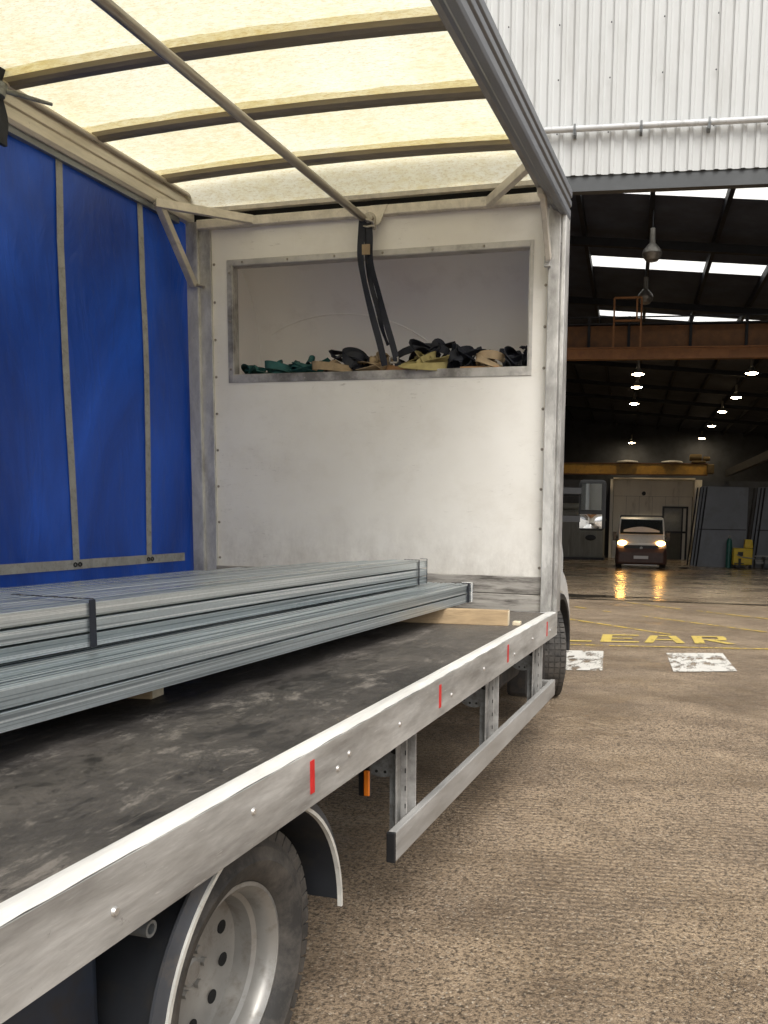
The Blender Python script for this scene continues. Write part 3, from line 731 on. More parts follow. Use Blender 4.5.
# ------------------------------------------------------------------ load: two strapped bundles of steel channel
def channel_profile(cx_, cz_, w, h):
    t = .0028; lip = w*.24; g = w/2
    o = [(-g,h),(-g,0),(-g+lip,0),(-g+lip,.012),(-g+lip-t,.012),(-g+lip-t,t),(-g+t,t),(-g+t,h-t),(g-t,h-t),(g-t,t),(g-lip+t,t),(g-lip+t,.012),(g-lip,.012),(g-lip,0),(g,0),(g,h)]
    return [(cx_+a, cz_+b_) for a, b_ in o]
ang = -math.atan2(.146, 3.208)
LM = Matrix.Translation((-.435, -.332, .798)) @ Matrix.Rotation(ang, 4, 'Z')
GALV = [G['galv'], m_galv('galvanised_steel_dull', (.36,.42,.45)), m_galv('galvanised_steel_bright', (.58,.63,.64))]
def bundle(name, label, x_right, z0, nx, nz, w, h, ends, length, group, straps, flip=False):
    ctr = Vector((x_right-nx*w/2, -length/2, z0)); t = thing(name, label, 'steel bundle', LM @ ctr, group); t.rotation_euler = (0, 0, ang); OFF[t.name] = ctr
    for j in range(nz):
        for i in range(nx):
            y1 = ends(i) + random.uniform(-.008, .008); dx = random.uniform(-.001, .001); dz = random.uniform(0, .0015)
            b = MB(); P_ = channel_profile(x_right-(i+.5)*w+dx, z0+j*h+dz, w-.008, h-.008)
            if j == nz-1 and flip and i % 3 != 0: P_ = [(a_, 2*(z0+(j+.5)*h)-.0065-c_) for a_, c_ in P_]
            b.prism(P_, 'Y', y1-length, y1)
            b.build('channel', random.choice(GALV), t, bevel=.0055 if i < 2 or j == nz-1 else .003, seg=3)
    for (y, a, m_, x1) in straps:
        zt = z0+nz*h+.001; b = MB(); e = .0015
        xr = x_right + e
        pts = [(xr, y, z0-.0), (xr, y, zt)]
        b.ribbon(pts, a, .0016, (0,1,0))
        n_ = 40; b.ribbon([(xr-(xr-x1)*k/n_, y+.004*math.sin(k*.7), zt+.0015+.0012*abs(math.sin(k*1.3))) for k in range(n_+1)], a*.55, .0016, (0,1,0))
        b.build('banding_strap', m_, t)
    return t
bundle('channel_bundle', 'lower wide bundle of galvanised steel channel lying directly on timber bearers', 0, 0, 18, 2, .0445, .053, lambda i: 0, 5.7, None,
       [(-.10, .035, G['web_black'], -.10), (-.045, .018, simple('white_band', (.8,.8,.78), .4, 0, .05), -.06)], True)
def ends_u(i): return -.19 - (0 if i < 4 else (i-4)*.10 if i < 9 else .5+(i-9)*.26)
bundle('channel_bundle', 'upper narrower bundle of galvanised steel channel with black bands on top of the other', -.212, .1085, 13, 3, .0445, .0445, ends_u, 5.3, None,
       [(-2.70, .024, G['web_black'], -.50), (-.32, .014, G['web_black'], -.30), (-.205, .008, G['web_black'], -.25), (-4.3, .024, G['web_black'], -.5)])
# timber bearers under the load
def bearer(x0, x1, y0, y1, z1, label):
    t = thing('timber_bearer', label, 'timber', ((x0+x1)/2, (y0+y1)/2, BED), 'timber bearers under the steel')
    M = Matrix.Translation((x0, y0, 0)) @ Matrix.Rotation(R(7), 4, 'Z')
    MB().box(0, x1-x0, 0, y1-y0, BED, z1).build('beam', G['timber'], t, M=M, bevel=.003)
    MB().box(x1-x0+.0005, x1-x0+.003, .003, y1-y0-.003, BED+.003, z1-.003).build('sawn_end', G['wood_edge'], t, M=M)
    return t
bearer(-1.20, -.125, -.86, -.80, .796, 'pale timber bearer sticking out from under the far end of the steel')
bearer(-1.35, -.728, -2.90, -2.83, .768, 'short dark timber block end just showing under the middle of the steel')
o = MB().box(-.115, -.075, -.70, -.655, BED, .738).build('timber_offcut', G['wood_edge'], bevel=.004); tag(o, 'small pale offcut of wood beside the timber bearer end', 'offcut')

# ------------------------------------------------------------------ webbing in the overhead locker
def rag(name, label, cat, mat, c, sx, sz, seed, loops=3, w=.05, group='ratchet straps heaped in the locker'):
    loops = int(loops*1.8); w = .052; rnd = random.Random(seed); n = loops*30; pts = []; sd = []
    ph = [rnd.uniform(0, 6.28) for _ in range(6)]
    for k in range(n+1):
        a = k/n*loops*2*math.pi
        r_ = .55+.45*math.sin(a*.37+ph[0])
        x = c[0] + sx*r_*math.cos(a+ph[1]) + sx*.3*math.sin(a*1.7+ph[2])
        y = c[1] + .09*math.sin(a+ph[1]) + .05*math.sin(a*.6+ph[3])
        z = c[2] + .026 + 1.25*sz*(.5+.5*math.sin(a*.9+ph[4]))*(.35+.65*abs(math.sin(a*.5+ph[5])))
        pts.append((x, y, z)); fi = .5 + .9*math.sin(a*.43+ph[3]); sd.append(Vector((.15*math.sin(a*.3), math.cos(fi), math.sin(fi))))
    b = MB(); b.ribbon(pts, w, .004, sd); o = b.build(name, mat, smooth=True)
    return tag(o, label, cat, group)
Z0 = 2.153
rag('webbing_strap', 'dark teal strap coiled at the far left of the locker shelf', 'strap', G['web_teal'], (-2.10,.17,Z0), .06, .05, 1)
rag('webbing_strap', 'dark teal strap in a low coil second from the left', 'strap', G['web_teal'], (-1.93,.19,Z0), .11, .06, 2)
rag('webbing_strap', 'teal strap with raised loop left of the black heap', 'strap', G['web_teal'], (-1.70,.17,Z0), .12, .10, 3)
rag('webbing_strap', 'pale tan strap lying flat left of the black heap', 'strap', G['web_tan'], (-1.52,.14,Z0), .12, .035, 4)
rag('webbing_strap', 'black strap heap left of the hanging strap', 'strap', G['web_black'], (-1.38,.20,Z0), .16, .12, 5, 5)
rag('webbing_strap', 'tan strap looped just left of the hanging strap foot', 'strap', G['web_tan'], (-1.24,.16,Z0), .09, .10, 6)
rag('webbing_strap', 'tall black strap heap right of the hanging strap', 'strap', G['web_black'], (-.95,.24,Z0), .17, .15, 8, 6)
rag('webbing_strap', 'black strap heap sloping down right of the tallest heap', 'strap', G['web_black'], (-.70,.24,Z0), .15, .11, 9, 5)
rag('webbing_strap', 'yellow strap looped in front of the tall black heap', 'strap', G['web_yellow'], (-.90,.10,Z0), .12, .08, 10, 4)
rag('webbing_strap', 'tan strap lying right of centre beside the plywood offcut', 'strap', G['web_tan'], (-.50,.18,Z0), .10, .07, 11)
rag('webbing_strap', 'small black strap coil near the right end of the locker', 'strap', G['web_black'], (-.36,.22,Z0), .08, .10, 12, 4)
rag('webbing_strap', 'black strap scrap tucked in the right corner of the locker', 'strap', G['web_black'], (-.26,.2,Z0), .03, .09, 13, 2)
for x0, x1, y0, h, lb_ in ((-.66,-.42,.06,.035,'orange plywood offcut on the locker shelf right of the yellow strap'), (-1.22,-1.02,.09,.06,'small tan wooden block at the foot of the hanging strap'), (-2.05,-1.5,.05,.012,'long thin wooden lath along the left of the locker shelf')):
    tag(MB().box(x0, x1, y0, y0+.05, Z0, Z0+h).build('wood_offcut', G['timber'] if h < .03 else G['ply'], bevel=.002), lb_, 'offcut')
# strap hanging from the centre pole into the locker
hs = thing('hanging_strap', 'long black ratchet strap hanging from the roof pole down into the locker', 'strap', (-1.2,-.06,2.2))
def sp_(pts, yo):
    P = [Vector((-1.216+(a-367)/172, yo + .12*max(0, k/(len(pts)-1)-.4), 3.03-(c_-226)/167)) for k, (a, c_) in enumerate(pts)]
    out = []
    for k in range(len(P)-1):
        p0, p1, p2, p3 = P[max(k-1,0)], P[k], P[k+1], P[min(k+2, len(P)-1)]
        for q in range(8):
            t = q/8; out.append(.5*((2*p1)+(p2-p0)*t+(2*p0-5*p1+4*p2-p3)*t*t+(3*p1-p0-3*p2+p3)*t**3))
    return out + [P[-1]]
b = MB()
p_ = sp_([(364,226),(363,238),(362,262),(366,288),(373,318),(380,345),(384,366)], -.095); b.ribbon(p_, .040, .004, [Vector((1, .35*math.sin(k*.2), 0)) for k in range(len(p_))])
p_ = sp_([(368,226),(371,238),(372,265),(380,295),(386,320),(393,345),(398,366)], -.080); b.ribbon(p_, .038, .004, [Vector((1, .5*math.sin(k*.17+1), 0)) for k in range(len(p_))])
p_ = sp_([(366,226),(366,238),(367,265),(372,290),(377,310),(381,330),(386,345)], -.070); b.ribbon(p_, .030, .004, [Vector((1, .9*math.sin(k*.2+2), 0)) for k in range(len(p_))])
b.build('webbing', G['web_black'], hs, smooth=True)
MB().box(-1.235, -1.185, -.098, -.090, 2.83, 2.89).build('webbing_tag', G['web_tan'], hs)
b = MB(); b.tube([(-1.235,-.075,3.02), (-1.205,-.10,3.03), (-1.17,-.085,3.02), (-1.165,-.08,3.0), (-1.205,-.095,2.99), (-1.24,-.085,3.0)], .007, 8)
b.build('tie_knot', G['pole'], hs)
b = MB(); b.box(-1.09,-1.03,-.02,.0,2.205,2.215); b.box(-1.09,-1.083,-.02,.0,2.205,2.24); b.box(-1.037,-1.03,-.02,.0,2.205,2.24); b.cyl((-1.09,-.01,2.24), (-1.03,-.01,2.24), .006, n=8); b.build('ratchet_buckle', G['pole'], hs)
# strap and lever hanging at the near end of the left rail
cb = thing('curtain_tensioner', 'black strap and metal lever hanging at the top left edge of the roof', 'strap', (-2.38,-1.62,3.1))
b = MB(); b.ribbon([(-2.385+.01*math.sin(k*.5), -1.60-.012*math.sin(k*.9), 3.52-.035*k) for k in range(17)], .07, .02, (0,1,0)); b.build('webbing', G['web_black'], cb, smooth=True)
b = MB(); b.cyl((-2.36,-1.58,3.20), (-2.30,-1.36,3.232), .012, .008, 12); b.cyl((-2.372,-1.60,3.17), (-2.372,-1.58,3.23), .022, n=14); b.build('lever', G['bracket'], cb, smooth=True)

# ------------------------------------------------------------------ hall building
H = thing('warehouse_building', 'large warehouse with white corrugated cladding above a wide dark open doorway', 'building', (0,0,-.25), hall=True)
S0, S1, TD = -21, 13, 64
def roofz(s): return 9.60 - .083*s if s > -10 else 9.60 + .83 + .083*(s+10)
# corrugated cladding above the doorway
def corr(b, s0, s1, z0, z1, t0, pitch=.225, dep=.036):
    s = s0; P = []
    while s < s1:
        for ds, dt in ((0,0),(.085,0),(.11,-dep*.35),(.125,-dep),(.18,-dep),(.20,-dep*.3)):
            P.append((s+ds, t0+dt))
        s += pitch
    V = [(b.bm.verts.new((a, c, z0)), b.bm.verts.new((a, c, z1))) for a, c in P]
    for A, B in zip(V, V[1:]): b.bm.faces.new((A[0], B[0], B[1], A[1]))
b = MB(); corr(b, S0, S1, 7.30, 13.2, -.02); corr(b, S0, -9.0, -.6, 7.30, -.02); corr(b, 8.0, S1, -.6, 7.30, -.02)
cl = b.build('cladding', G['clad'], H, M=HM)
b = MB()
for z in (8.0, 8.9, 9.8, 10.8):
    k = 0; s = -6.0
    while s < 6:
        b.cyl((s+.15, -.066, z+.02*math.sin(s*9)), (s+.15, -.084, z+.02*math.sin(s*9)), .012, n=8); s += .9
b.build('cladding_screw', G['darkgrey'], cl, M=HM)
b = MB(); b.cyl((S0, -.16, 8.03), (S1, -.16, 8.03), .052, n=16); pi = b.build('rail_pipe', G['pipe'], H, M=HM, smooth=True)
s = -1.93-1.15*8
while s < 6:
    b = MB(); b.box(s-.025, s+.025, -.225, -.045, 7.90, 8.005); b.box(s-.02, s+.02, -.225, -.214, 7.90, 8.09); s += 1.15
    b.build('pipe_bracket', G['bracket'], pi, M=HM)
b = MB(); b.box(-9, 8, .0, .10, 7.10, 7.34); b.box(-9, 8, -.03, .14, 7.03, 7.10)
b.build('door_header', G['header'], H, M=HM)
b = MB(); b.box(-9.1, -9, -.01, .4, -.6, 7.3); b.box(8, 8.1, -.01, .4, -.6, 7.3); b.build('door_jamb', G['header'], H, M=HM)
# roof in bays, with rooflight openings
rows = [(6.5,7.66),(13.28,14.47),(20.8,21.75)]
gaps = [-.45+1.9*k for k in range(-5, 7)]
b = MB()
def rq(b, s0, s1, t0, t1, dz=0):
    z0, z1 = roofz(s0)+dz, roofz(s1)+dz
    b.quad((s0,t0,z0), (s1,t0,z1), (s1,t1,z1), (s0,t1,z0))
tt = [.05]
for r0, r1 in rows: tt += [r0, r1]
tt.append(TD)
for k in range(0, len(tt)-1):
    if k % 2 == 0: rq(b, -10, S1, tt[k], tt[k+1]); 
    else: rq(b, -10, -2.30, tt[k], tt[k+1]); rq(b, 8.9, S1, tt[k], tt[k+1])
rq(b, S0, -10, .05, TD)
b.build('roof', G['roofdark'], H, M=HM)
for r0, r1 in rows:
    b = MB(); rq(b, -2.30, 8.9, r0, r1, .002); b.build('rooflight', G['rooflight'], H, M=HM)
for g in gaps:
    b = MB(); b.box(g-.06, g+.06, .3, TD, roofz(g)-.30, roofz(g)-.01); b.build('rafter', G['steeldark'], H, M=HM)
for t_ in (10.4, 17.6, 24.5, 31, 38, 44, 52):
    for sg_, (a, c) in enumerate(((-10, S1),)):
        P = [(a, t_-.1, roofz(a)-.55), (c, t_-.1, roofz(c)-.55), (c, t_-.1, roofz(c)-.32), (a, t_-.1, roofz(a)-.32)]
        b = MB(); V0 = [b.bm.verts.new(p) for p in P]; V1 = [b.bm.verts.new((p[0], t_+.1, p[2])) for p in P]
        for i in range(4): b.bm.faces.new((V0[i], V0[(i+1)%4], V1[(i+1)%4], V1[i]))
        b.bm.faces.new(V0); b.bm.faces.new(V1[::-1]); b.build('cross_beam', G['steeldark'], H, M=HM)
b = MB(); b.box(S0-.1, S0, 0, TD, -2, 10.5); b.box(S1, S1+.1, 0, TD, -2, 10.5)
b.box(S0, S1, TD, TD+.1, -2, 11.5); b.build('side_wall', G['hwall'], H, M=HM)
b = MB(); b.prism([(S0,9.5),(-10,10.44),(S1,8.5),(S1,13.2),(S0,13.2)], 'Y', .0, .04); 
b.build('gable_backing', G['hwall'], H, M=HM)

# high-bay lamps
def lamp(s, t, z, lit, label, group, big=1.0, drop=None):
    L = thing('pendant_lamp', label, 'lamp', (s, t, z), group, True)
    b = MB(); r = .26*big
    b.lathe([(z+.0,r),(z+.02,r*.98),(z+.10*big,r*.86),(z+.22*big,r*.45),(z+.26*big,r*.30)], (s,t,0), 'Z', 24)
    b.cyl((s,t,z+.25*big), (s,t,z+.62*big), r*.30, r*.26, 16); b.build('lamp_shade', G['lampmetal'], L, M=HM, smooth=True)
    b = MB()
    if lit: b.lathe([(z+.05,r*.93),(z-.01,r*.90),(z-.05,r*.45),(z-.06,.001)], (s,t,0), 'Z', 20); b.build('bulb', G['lamp_on'], L, M=HM, smooth=True)
    else: b.lathe([(z+.05,r*.93),(z-.06,r*.9),(z-.17,r*.6),(z-.22,.001)], (s,t,0), 'Z', 20); b.build('globe', G['lampmetal'], L, M=HM, smooth=True)
    zt = min(roofz(s)-.02, z + (drop or 9)); MB().cyl((s,t,z+.6*big), (s,t,zt), .02, n=8).build('cable', G['steeldark'], L, M=HM)
    return L
lamp(-.40, 8, 8.25, False, 'large unlit round pendant lamp hanging nearest the doorway', 'unlit pendant lamps', 1.05)
lamp(-.50, 12, 8.10, False, 'smaller unlit pendant lamp hanging just beyond the large one', 'unlit pendant lamps', 1.0)
for (s, t, lb_) in ((-.59,26,'lit pendant lamp, top of the left row under the orange crane'), (-.61,30.5,'lit pendant lamp just below the top one of the left row'), (-.72,40,'lit pendant lamp third down in the left row'), (-.8,62,'lit pendant lamp lowest in the left row above the yellow crane'),
                    (4.64,26,'lit pendant lamp, highest of the right row'), (5.0,35,'lit pendant lamp second from top of the right row'), (5.05,43,'lit pendant lamp third from top of the right row'), (5.2,52,'lit pendant lamp fourth from top of the right row'), (5.29,62,'lit pendant lamp, lowest and smallest of the right row')):
    z = {26: 8.0, 30.5: 8.05, 35: 8.1, 40: 8.4, 43: 8.25, 52: 8.25, 62: 8.2}[t]
    if s < 0 and t == 62: z = 7.8
    lamp(s, t, z, True, lb_, 'lit pendant lamps in the hall', 1.15)
b = MB(); b.beam((2.2,26,8.95), (4.64,26,8.80), .05, .05); tag(b.build('lamp_bracket', G['lampmetal'], M=HM), 'thin bar reaching out to the highest lit lamp on the right', 'bracket')

# orange travelling crane near the doorway
c1 = thing('overhead_crane', 'rust orange double girder travelling crane high under the warehouse roof', 'crane', (0,9,5.6), hall=True)
b = MB(); b.box(-9, 9.5, 8.9, 9.15, 5.70, 5.98); b.box(-9,9.5,8.82,9.2,5.98,6.01); b.build('girder', G['orange'], c1, M=HM)
b = MB(); b.box(-9, 9.5, 9.75, 9.95, 6.12, 6.78); b.build('girder', G['orange2'], c1, M=HM)
b = MB(); b.box(-9, 9.5, 9.60, 10.0, 6.79, 6.83); b.box(-9,9.5,9.6,10.0,6.06,6.11); b.box(-9,9.5,9.70,9.74,7.0,7.035); b.build('girder_flange', G['steeldark'], c1, M=HM)
for s in (-7.6,-5.8,-3.9,-2.1,-.95,.8,2.35,4.1,5.9,7.7): MB().box(s-.04, s+.04, 9.66, 9.745, 6.0, 7.03).build('stiffener', G['steeldark'], c1, M=HM)
b = MB(); s0, s1, t0, z0, z1 = -1.36, -.62, 8.5, 5.95, 7.26
for s in (s0, s1, s1-.12):
    b.beam((s,t0,z0 if s != s1-.12 else 6.65), (s,t0,z1), .05, .05, (0,1,0))
for z in (z1, 6.65): b.beam((s0,t0,z), (s1,t0,z), .05, .05)
b.build('ladder_frame', G['orange'], c1, M=HM)
# yellow crane at the back with its hoist
c2 = thing('overhead_crane', 'long dull yellow crane beam low at the back of the hall above the parked van', 'crane', (0,28,3.3), hall=True)
b = MB(); b.box(-9, 3.0, 27.9, 28.2, 3.42, 3.92); b.build('girder', G['yellowc'], c2, M=HM)
b = MB(); b.box(-9, 3.0, 27.85, 28.25, 3.93, 3.965); b.box(-9,3.0,27.85,28.25,3.37,3.41); b.build('girder_flange', G['orange2'], c2, M=HM)
b = MB(); b.box(2.2, 2.9, 27.8, 28.3, 3.97, 4.1); b.cyl((2.1,28,4.25), (2.7,28,4.25), .17, n=14); b.cyl((2.75,28,4.2), (3.1,28,4.2), .11, n=14); b.box(2.95,3.3,27.7,28.4,3.45,3.92)
b.build('hoist', simple('dirty_hoist', (.13,.09,.035), .6, .1, .3, 4), c2, M=HM, bevel=.05)
b = MB()
for s0_, s1_ in ((-1.8,-.1), (.5,2.0)): b.lathe([(4.0,.55),(4.06,.5),(4.1,.2),(4.1,.001)], ((s0_+s1_)/2,28,0), 'Z', 24)
b.build('cable_reel', G['pipe'], c2, M=HM, smooth=True)
rb = MB(); rb.beam((4.2,30,3.6), (4.9,6,3.9), .22, .34); tag(rb.build('runway_beam', G['darkgrey'], M=HM), 'dark steel runway beam slanting up to the right beside the yellow crane', 'beam')

# back office partition behind the van
of = thing('office_partition', 'cream panelled partition with a glazed door frame behind the parked van', 'partition', (.4,30,-.98), hall=True)
fz = -.99
b = MB()
for k in range(6):
    s = -1.62 + k*.68; b.box(s, s+.67, 30.0, 30.05, fz, 2.35)
b.box(-1.62, 2.48, 29.9, 30.05, 2.36, 3.2)
b.build('wall_panel', G['cream'], of, M=HM, bevel=.008)
b = MB(); b.box(2.50, 2.85, 29.0, 30.1, fz, 3.2); b.box(-1.78,-1.64,29.0,30.1,fz,3.2); b.box(-1.64,2.5,28.9,30.1,3.21,3.28); b.build('side_pier', G['cream'], of, M=HM)
b = MB(); b.box(-12, -1.8, 30, 30.1, -1.2, 3.2); b.box(2.86, 13, 30, 30.1, -1.2, 3.2); b.build('dark_wall', G['hwall'], of, M=HM)
b = MB(); b.box(.95,1.05,29.93,29.995,fz,1.85); b.box(2.18,2.28,29.93,29.995,fz,1.85); b.box(1.05,2.18,29.93,29.995,1.75,1.85); b.box(1.05,2.18,29.94,29.995,.45,.55); b.box(1.95,2.03,29.94,29.995,fz,1.75)
of_d = b.build('door_frame', G['darkgrey'], of, M=HM)
b = MB(); b.box(1.05,1.95,29.96,29.985,fz,.45); b.build('door_leaf', simple('olive_door', (.13,.125,.10), .6), of_d, M=HM)
b = MB(); b.box(1.05,1.95,29.96,29.985,.55,1.75); b.build('door_pane', simple('grey_pane', (.22,.22,.20), .3), of_d, M=HM)
MB().cyl((-.05,29.86,2.5), (-.05,29.9,2.5), .11, n=14).build('wall_fan', G['black'], of, M=HM)

# ribbed container at the left behind the mirror
ct = thing('site_cabin', 'cream ribbed cabin at the left of the hall behind the truck mirror', 'cabin', (-3.2,25,-.86), hall=True)
b = MB(); z0 = hgz(-3, 25)+.12
b.box(-5.6, -1.95, 25.05, 27.5, z0, 1.05)
for k in range(14): b.box(-5.55+k*.26, -5.40+k*.26, 25.0, 25.06, z0+.05, 1.0)
b.build('body', G['cabin'], ct, M=HM, bevel=.01)
MB().box(-5.65, -1.90, 24.9, 27.5, z0-.13, z0-.001).build('skid_base', G['darkgrey'], ct, M=HM)
b = MB(); b.ball((-2.55,24.98,.25), .2, 1.3, .15, .7); b.build('wall_badge', G['black'], ct, M=HM)
MB().box(-5.7, -1.9, 24.95, 27.5, 1.051, 1.15).build('cabin_roof', G['darkgrey'], ct, M=HM)
for k, (z, r, lb_) in enumerate(((1.36,.20,'lower pale rolled sheet lying on the ribbed cabin roof'), (1.72,.16,'upper pale rolled sheet stacked over the other on the cabin roof'))):
    b = MB(); b.cyl((-5.4,25.5,z), (-2.3+k*-.1,25.5,z), r, n=20); tag(b.build('sheet_roll', G['cabin'], M=HM, smooth=True), lb_, 'roll')
b = MB(); b.box(-5.6,-1.95,25.3,25.7,2.2,2.28); b.box(-2.02,-1.95,25.3,25.4,1.15,2.28); b.box(-5.6,-5.53,25.3,25.4,1.15,2.28); tag(b.build('roll_rack', G['darkgrey'], M=HM), 'dark frame rack around the pale rolls above the ribbed cabin', 'rack')

# stacked steel sheets leaning on the right
def sheets(s0, s1, t, label, seed):
    P = thing('steel_sheet_stack', label, 'sheet stack', ((s0+s1)/2, t, hgz((s0+s1)/2, t)), 'grey sheet stacks on the right of the hall', True)
    z0 = hgz(s1, t)+.01
    for k in range(3):
        b = MB(); d_ = k*.10
        b.bm.faces.new([b.bm.verts.new(p) for p in ((s0-d_*1.2, t+.06+d_*2, z0), (s1-d_*1.2, t+.02+d_*2, z0), (s1-d_*1.2+.02, t+.32+d_*2, 2.55), (s0-d_*1.2+.32, t+.36+d_*2, 2.58))])
        ex = bmesh.ops.extrude_face_region(b.bm, geom=b.bm.faces[:]); bmesh.ops.translate(b.bm, verts=[v for v in ex['geom'] if isinstance(v, bmesh.types.BMVert)], vec=(0,.03,0))
        b.build('steel_sheet', G['greypanel'], P, M=HM)
    b = MB()
    for k in range(4): b.beam((s0-.02-.11*k, t+.2+.2*k, z0), (s0+.30-.11*k, t+.5+.2*k, 2.55), .06, .03)
    b.build('edge_bar', G['darkgrey'], P, M=HM)
    MB().box(s0+.02, s1-.02, t+.155, t+.162, .80, .84).build('seam_strip', G['darkgrey'], P, M=HM)
sheets(2.08, 4.0, 20, 'stack of grey steel sheets leaning behind the green gas cylinder', 1)
sheets(4.42, 6.6, 20.2, 'stack of grey steel sheets leaning at the right edge of the doorway view', 2)
g0 = hgz(3.25, 19.5)+.006
gc = thing('gas_cylinder', 'tall green gas cylinder standing against the grey sheets', 'gas cylinder', (3.27,19.5,g0), hall=True)
b = MB(); b.lathe([(g0,.001),(g0,.11),(g0+1.02,.11),(g0+1.12,.09),(g0+1.18,.05),(g0+1.18,.001)], (3.27,19.5,0), 'Z', 20); b.build('body', G['green'], gc, M=HM, smooth=True)
b = MB(); b.cyl((3.27,19.5,g0+1.18), (3.27,19.5,g0+1.30), .035, n=10); b.cyl((3.22,19.5,g0+1.27), (3.33,19.5,g0+1.27), .02, n=8); b.build('valve', G['lampmetal'], gc, M=HM)
g0 = hgz(3.8, 19)+.006
gn = thing('welding_machine', 'yellow wheeled welding machine beside the green gas cylinder', 'machine', (3.75,19,g0), hall=True)
b = MB(); b.box(3.38, 4.12, 18.9, 19.4, g0+.14, g0+.80); b.build('body', G['yellowm'], gn, M=HM, bevel=.03)
b = MB(); b.prism([(3.80,g0+.81),(4.14,g0+.81),(4.10,g0+1.14),(3.82,g0+1.16)], 'Y', 19.0, 19.3); b.build('wire_feeder', G['yellowm'], gn, M=HM, bevel=.02)
b = MB(); b.box(3.55,3.75,18.88,18.899,g0+.5,g0+.66); b.box(3.42,3.8,18.88,18.899,g0+.18,g0+.22); b.box(3.58,3.68,18.85,18.899,g0+.02,g0+.4); b.build('control_panel', G['black'], gn, M=HM)
for s in (3.45, 4.05): MB().cyl((s-.04,18.98,g0+.10), (s+.04,18.98,g0+.10), .10, n=14).build('wheel', G['black'], gn, M=HM)
b = MB(); b.tube([(3.5,18.85,g0+.55), (3.75,18.8,g0+.45), (4.1,18.8,g0+.42), (4.4,18.9,g0+.38), (4.7,19.1,g0+.40)], .02, 8); b.build('cable', G['lampmetal'], gn, M=HM)
rk = thing('pipe_trestle', 'low trestle with grey bars beside the yellow welding machine', 'trestle', (5.2,19,g0), hall=True)
b = MB()
for dz in (.22, .30, .48): b.beam((4.3,19.1+dz,g0+dz), (6.4,19.1+dz,g0+dz+.03), .05, .05)
b.build('bar', G['lampmetal'], rk, M=HM)
for s in (4.6, 6.1): MB().box(s, s+.06, 19.2, 19.8, g0, g0+.47).build('leg', G['darkgrey'], rk, M=HM)
tag(MB().ball((1.35,16.8,hgz(1.35,16.8)+.04), .12, 1.6, 1, .35).build('rag', G['black'], M=HM, smooth=True), 'small dark rag lying on the hall floor right of the van', 'rag')

# ------------------------------------------------------------------ van in the hall
vs, vt = -.285, 15.5
vz = hgz(vs, vt)+.006
V = thing('parked_van', 'white dropside van facing out of the hall with both headlamps lit', 'van', (vs, vt, vz), hall=True)
VM = HM @ Matrix.Translation((vs, vt, vz))
hw = .93
def pr(b, secs):   # secs: list of (t, z0, z1, halfwidth0, halfwidth1) -> lofted body
    rings = []
    for (t, z0, z1, w0, w1) in secs:
        rings.append([b.bm.verts.new(p) for p in ((-w0,t,z0),(w0,t,z0),(w0*.99+.01*w1,t,(z0+z1)/2),(w1,t,z1),(-w1,t,z1),(-w0*.99-.01*w1,t,(z0+z1)/2))])
    for A, B in zip(rings, rings[1:]):
        for k in range(6): b.bm.faces.new((A[k], A[(k+1)%6], B[(k+1)%6], B[k]))
    b.bm.faces.new(rings[0][::-1]); b.bm.faces.new(rings[-1])
b = MB(); pr(b, [(.0,.62,.92,hw*.90,hw*.86),(.12,.45,1.00,hw*.97,hw*.90),(.55,.30,1.20,hw,hw*.90),(.60,.30,1.22,hw,hw*.90),(1.15,.30,1.80,hw,hw*.87),(1.35,.30,1.86,hw,hw*.86),(2.3,.30,1.87,hw,hw*.86)])
vb = b.build('cab_body', G['vanwhite'], V, M=VM, bevel=.03)
b = MB(); b.quad((-.79,.585,1.235), (.79,.585,1.235), (.76,1.10,1.76), (-.76,1.10,1.76))
b.build('windscreen', m_glass('van_windscreen', (.03,.035,.035), .06), vb, M=VM @ Matrix.Translation((0,-.03,.02)))
b = MB(); pr(b, [(-.10,.22,.60,hw*.86,hw*.86),(-.02,.16,.78,hw*.96,hw*.93),(.12,.16,.80,hw*1.0,hw*.97),(.3,.18,.5,hw*1.0,hw*1.0)]); b.build('bumper', G['maroon'], V, M=VM, bevel=.03)
b = MB(); b.box(-.62,.62,-.035,.02,.62,.86); 
MB().grid(lambda u, v: (-.66+1.32*u, .575+.235*(.25+.5*v*math.sin(math.pi*(.12+.8*u))), 1.285+.255*(.25+.75*v*math.sin(math.pi*(.12+.8*u)))), 16, 2).build('painted_reflection', G['plate'], vb, M=VM @ Matrix.Translation((0,-.045,-.02)))  # pale sheet just before the glass, painted in place of a reflection
b = MB(); b.box(-.62,.62,-.035,.02,.62,.86); gr_ = b.build('grille', G['black'], V, M=VM, bevel=.02)
MB().cyl((0,-.045,.76), (0,-.0355,.76), .055, n=16).build('emblem', G['lampmetal'], gr_, M=VM)
b = MB(); b.box(-.26,.26,-.118,-.104,.37,.48); np_ = b.build('number_plate', G['plate'], V, M=VM)
b = MB(); b.box(-.60,.60,-.105,-.06,.135,.165); b.build('lower_trim', G['plate'], V, M=VM)
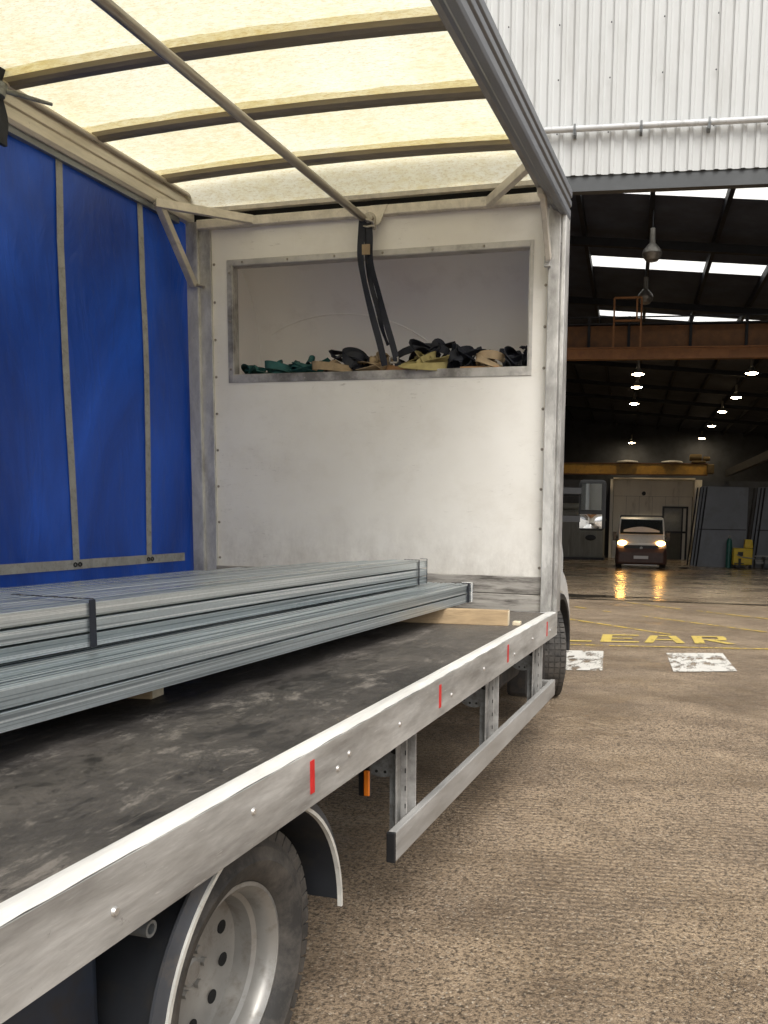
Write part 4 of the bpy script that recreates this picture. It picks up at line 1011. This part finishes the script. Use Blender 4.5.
for s in (-1, 1):
    b = MB(); b.ball((s*.69,.03,.93), .135, 1.25, .5, .72, 16); hl = b.build('headlight', G['head_on'], V, M=VM, smooth=True)
    b = MB(); b.box(s*.98-.07 if s > 0 else s*.98-.07, s*.98+.07, .55, .62, 1.0, 1.32); b.box(min(s*.85,s*.95), max(s*.85,s*.95), .57, .60, 1.1, 1.14); b.build('wing_mirror', G['black'], V, M=VM, bevel=.02)
    for t_ in (.75, 3.3):
        b = MB(); b.lathe([(s*.70,.001),(s*.70,.30),(s*.72,.32),(s*.90,.32),(s*.92,.30),(s*.92,.001)], (0,t_,.325), 'X', 28); wh = b.build('wheel', G['tyre'], V, M=VM, smooth=True)
        MB().cyl((s*.921,t_,.325), (s*.926,t_,.325), .18, n=20).build('rim', G['rim'], wh, M=VM)
b = MB(); b.box(-.95,.95,2.4,4.9,.72,.78); b.box(-.95,-.92,2.4,4.9,.78,1.12); b.box(.92,.95,2.4,4.9,.78,1.12); b.box(-.92,.92,4.87,4.9,.78,1.12); b.build('dropside_bed', G['darkgrey'], V, M=VM)
b = MB(); b.beam((-.80,2.38,1.92), (.80,2.38,1.92), .05, .05); b.beam((-.80,2.38,.78), (-.80,2.38,1.92), .05, .05, (0,1,0)); b.beam((.80,2.38,.78), (.80,2.38,1.92), .05, .05, (0,1,0)); b.build('ladder_rack', G['darkgrey'], V, M=VM)
b = MB(); b.box(-.5,.5,1.3,4.6,.35,.6); b.build('van_chassis', G['black'], V, M=VM)

# ------------------------------------------------------------------ light, sky, camera
world = bpy.data.worlds.new('World'); scene.world = world; world.use_nodes = True
nt = world.node_tree; bg = nt.nodes['Background']
sky = nt.nodes.new('ShaderNodeTexSky'); sky.sky_type = 'NISHITA'; sky.sun_disc = False
EL, AZ = R(52), R(150)
sky.sun_elevation = EL; sky.sun_rotation = AZ; sky.dust_density = 5; sky.air_density = 1; sky.ozone_density = 1
hs_ = nt.nodes.new('ShaderNodeHueSaturation'); hs_.inputs['Saturation'].default_value = .12; hs_.inputs['Value'].default_value = 1.0
nt.links.new(sky.outputs[0], hs_.inputs['Color']); nt.links.new(hs_.outputs[0], bg.inputs[0])
bg.inputs[1].default_value = .19
sun = bpy.data.lights.new('sun', 'SUN'); sun.energy = 1.5; sun.angle = R(35); sun.color = (1,.95,.87)
so = bpy.data.objects.new('sun', sun); COL.objects.link(so)
dv = Vector((math.sin(AZ)*math.cos(EL), math.cos(AZ)*math.cos(EL), math.sin(EL)))
so.rotation_euler = dv.to_track_quat('Z', 'Y').to_euler(); so.location = (3, -8, 12)

cam = bpy.data.cameras.new('camera'); co = bpy.data.objects.new('camera', cam); COL.objects.link(co)
cam.sensor_fit = 'VERTICAL'; cam.sensor_height = 36; cam.lens = 849.99/1024*36
cam.shift_x = (384-493.47)/1024; cam.shift_y = (614.454-512)/1024
cam.clip_start = .05; cam.clip_end = 2000
a, bb, c = .2606, -.1178, -.0173
RM = Matrix.Rotation(a, 3, 'Z') @ Matrix.Rotation(bb, 3, 'X') @ Matrix.Rotation(c, 3, 'Y')
cols = (RM.col[0], RM.col[2], -RM.col[1])
M4 = Matrix((cols[0], cols[1], cols[2])).transposed().to_4x4(); M4.translation = (.9345, -5.0238, 1.30)
co.matrix_world = M4; scene.camera = co

scene.render.engine = 'CYCLES'; scene.cycles.use_denoising = True
scene.cycles.max_bounces = 10; scene.cycles.diffuse_bounces = 6; scene.cycles.glossy_bounces = 4; scene.cycles.transmission_bounces = 6
scene.cycles.sample_clamp_indirect = 6
scene.view_settings.view_transform = 'Standard'; scene.view_settings.look = 'None'; scene.view_settings.exposure = 0; scene.view_settings.gamma = 1
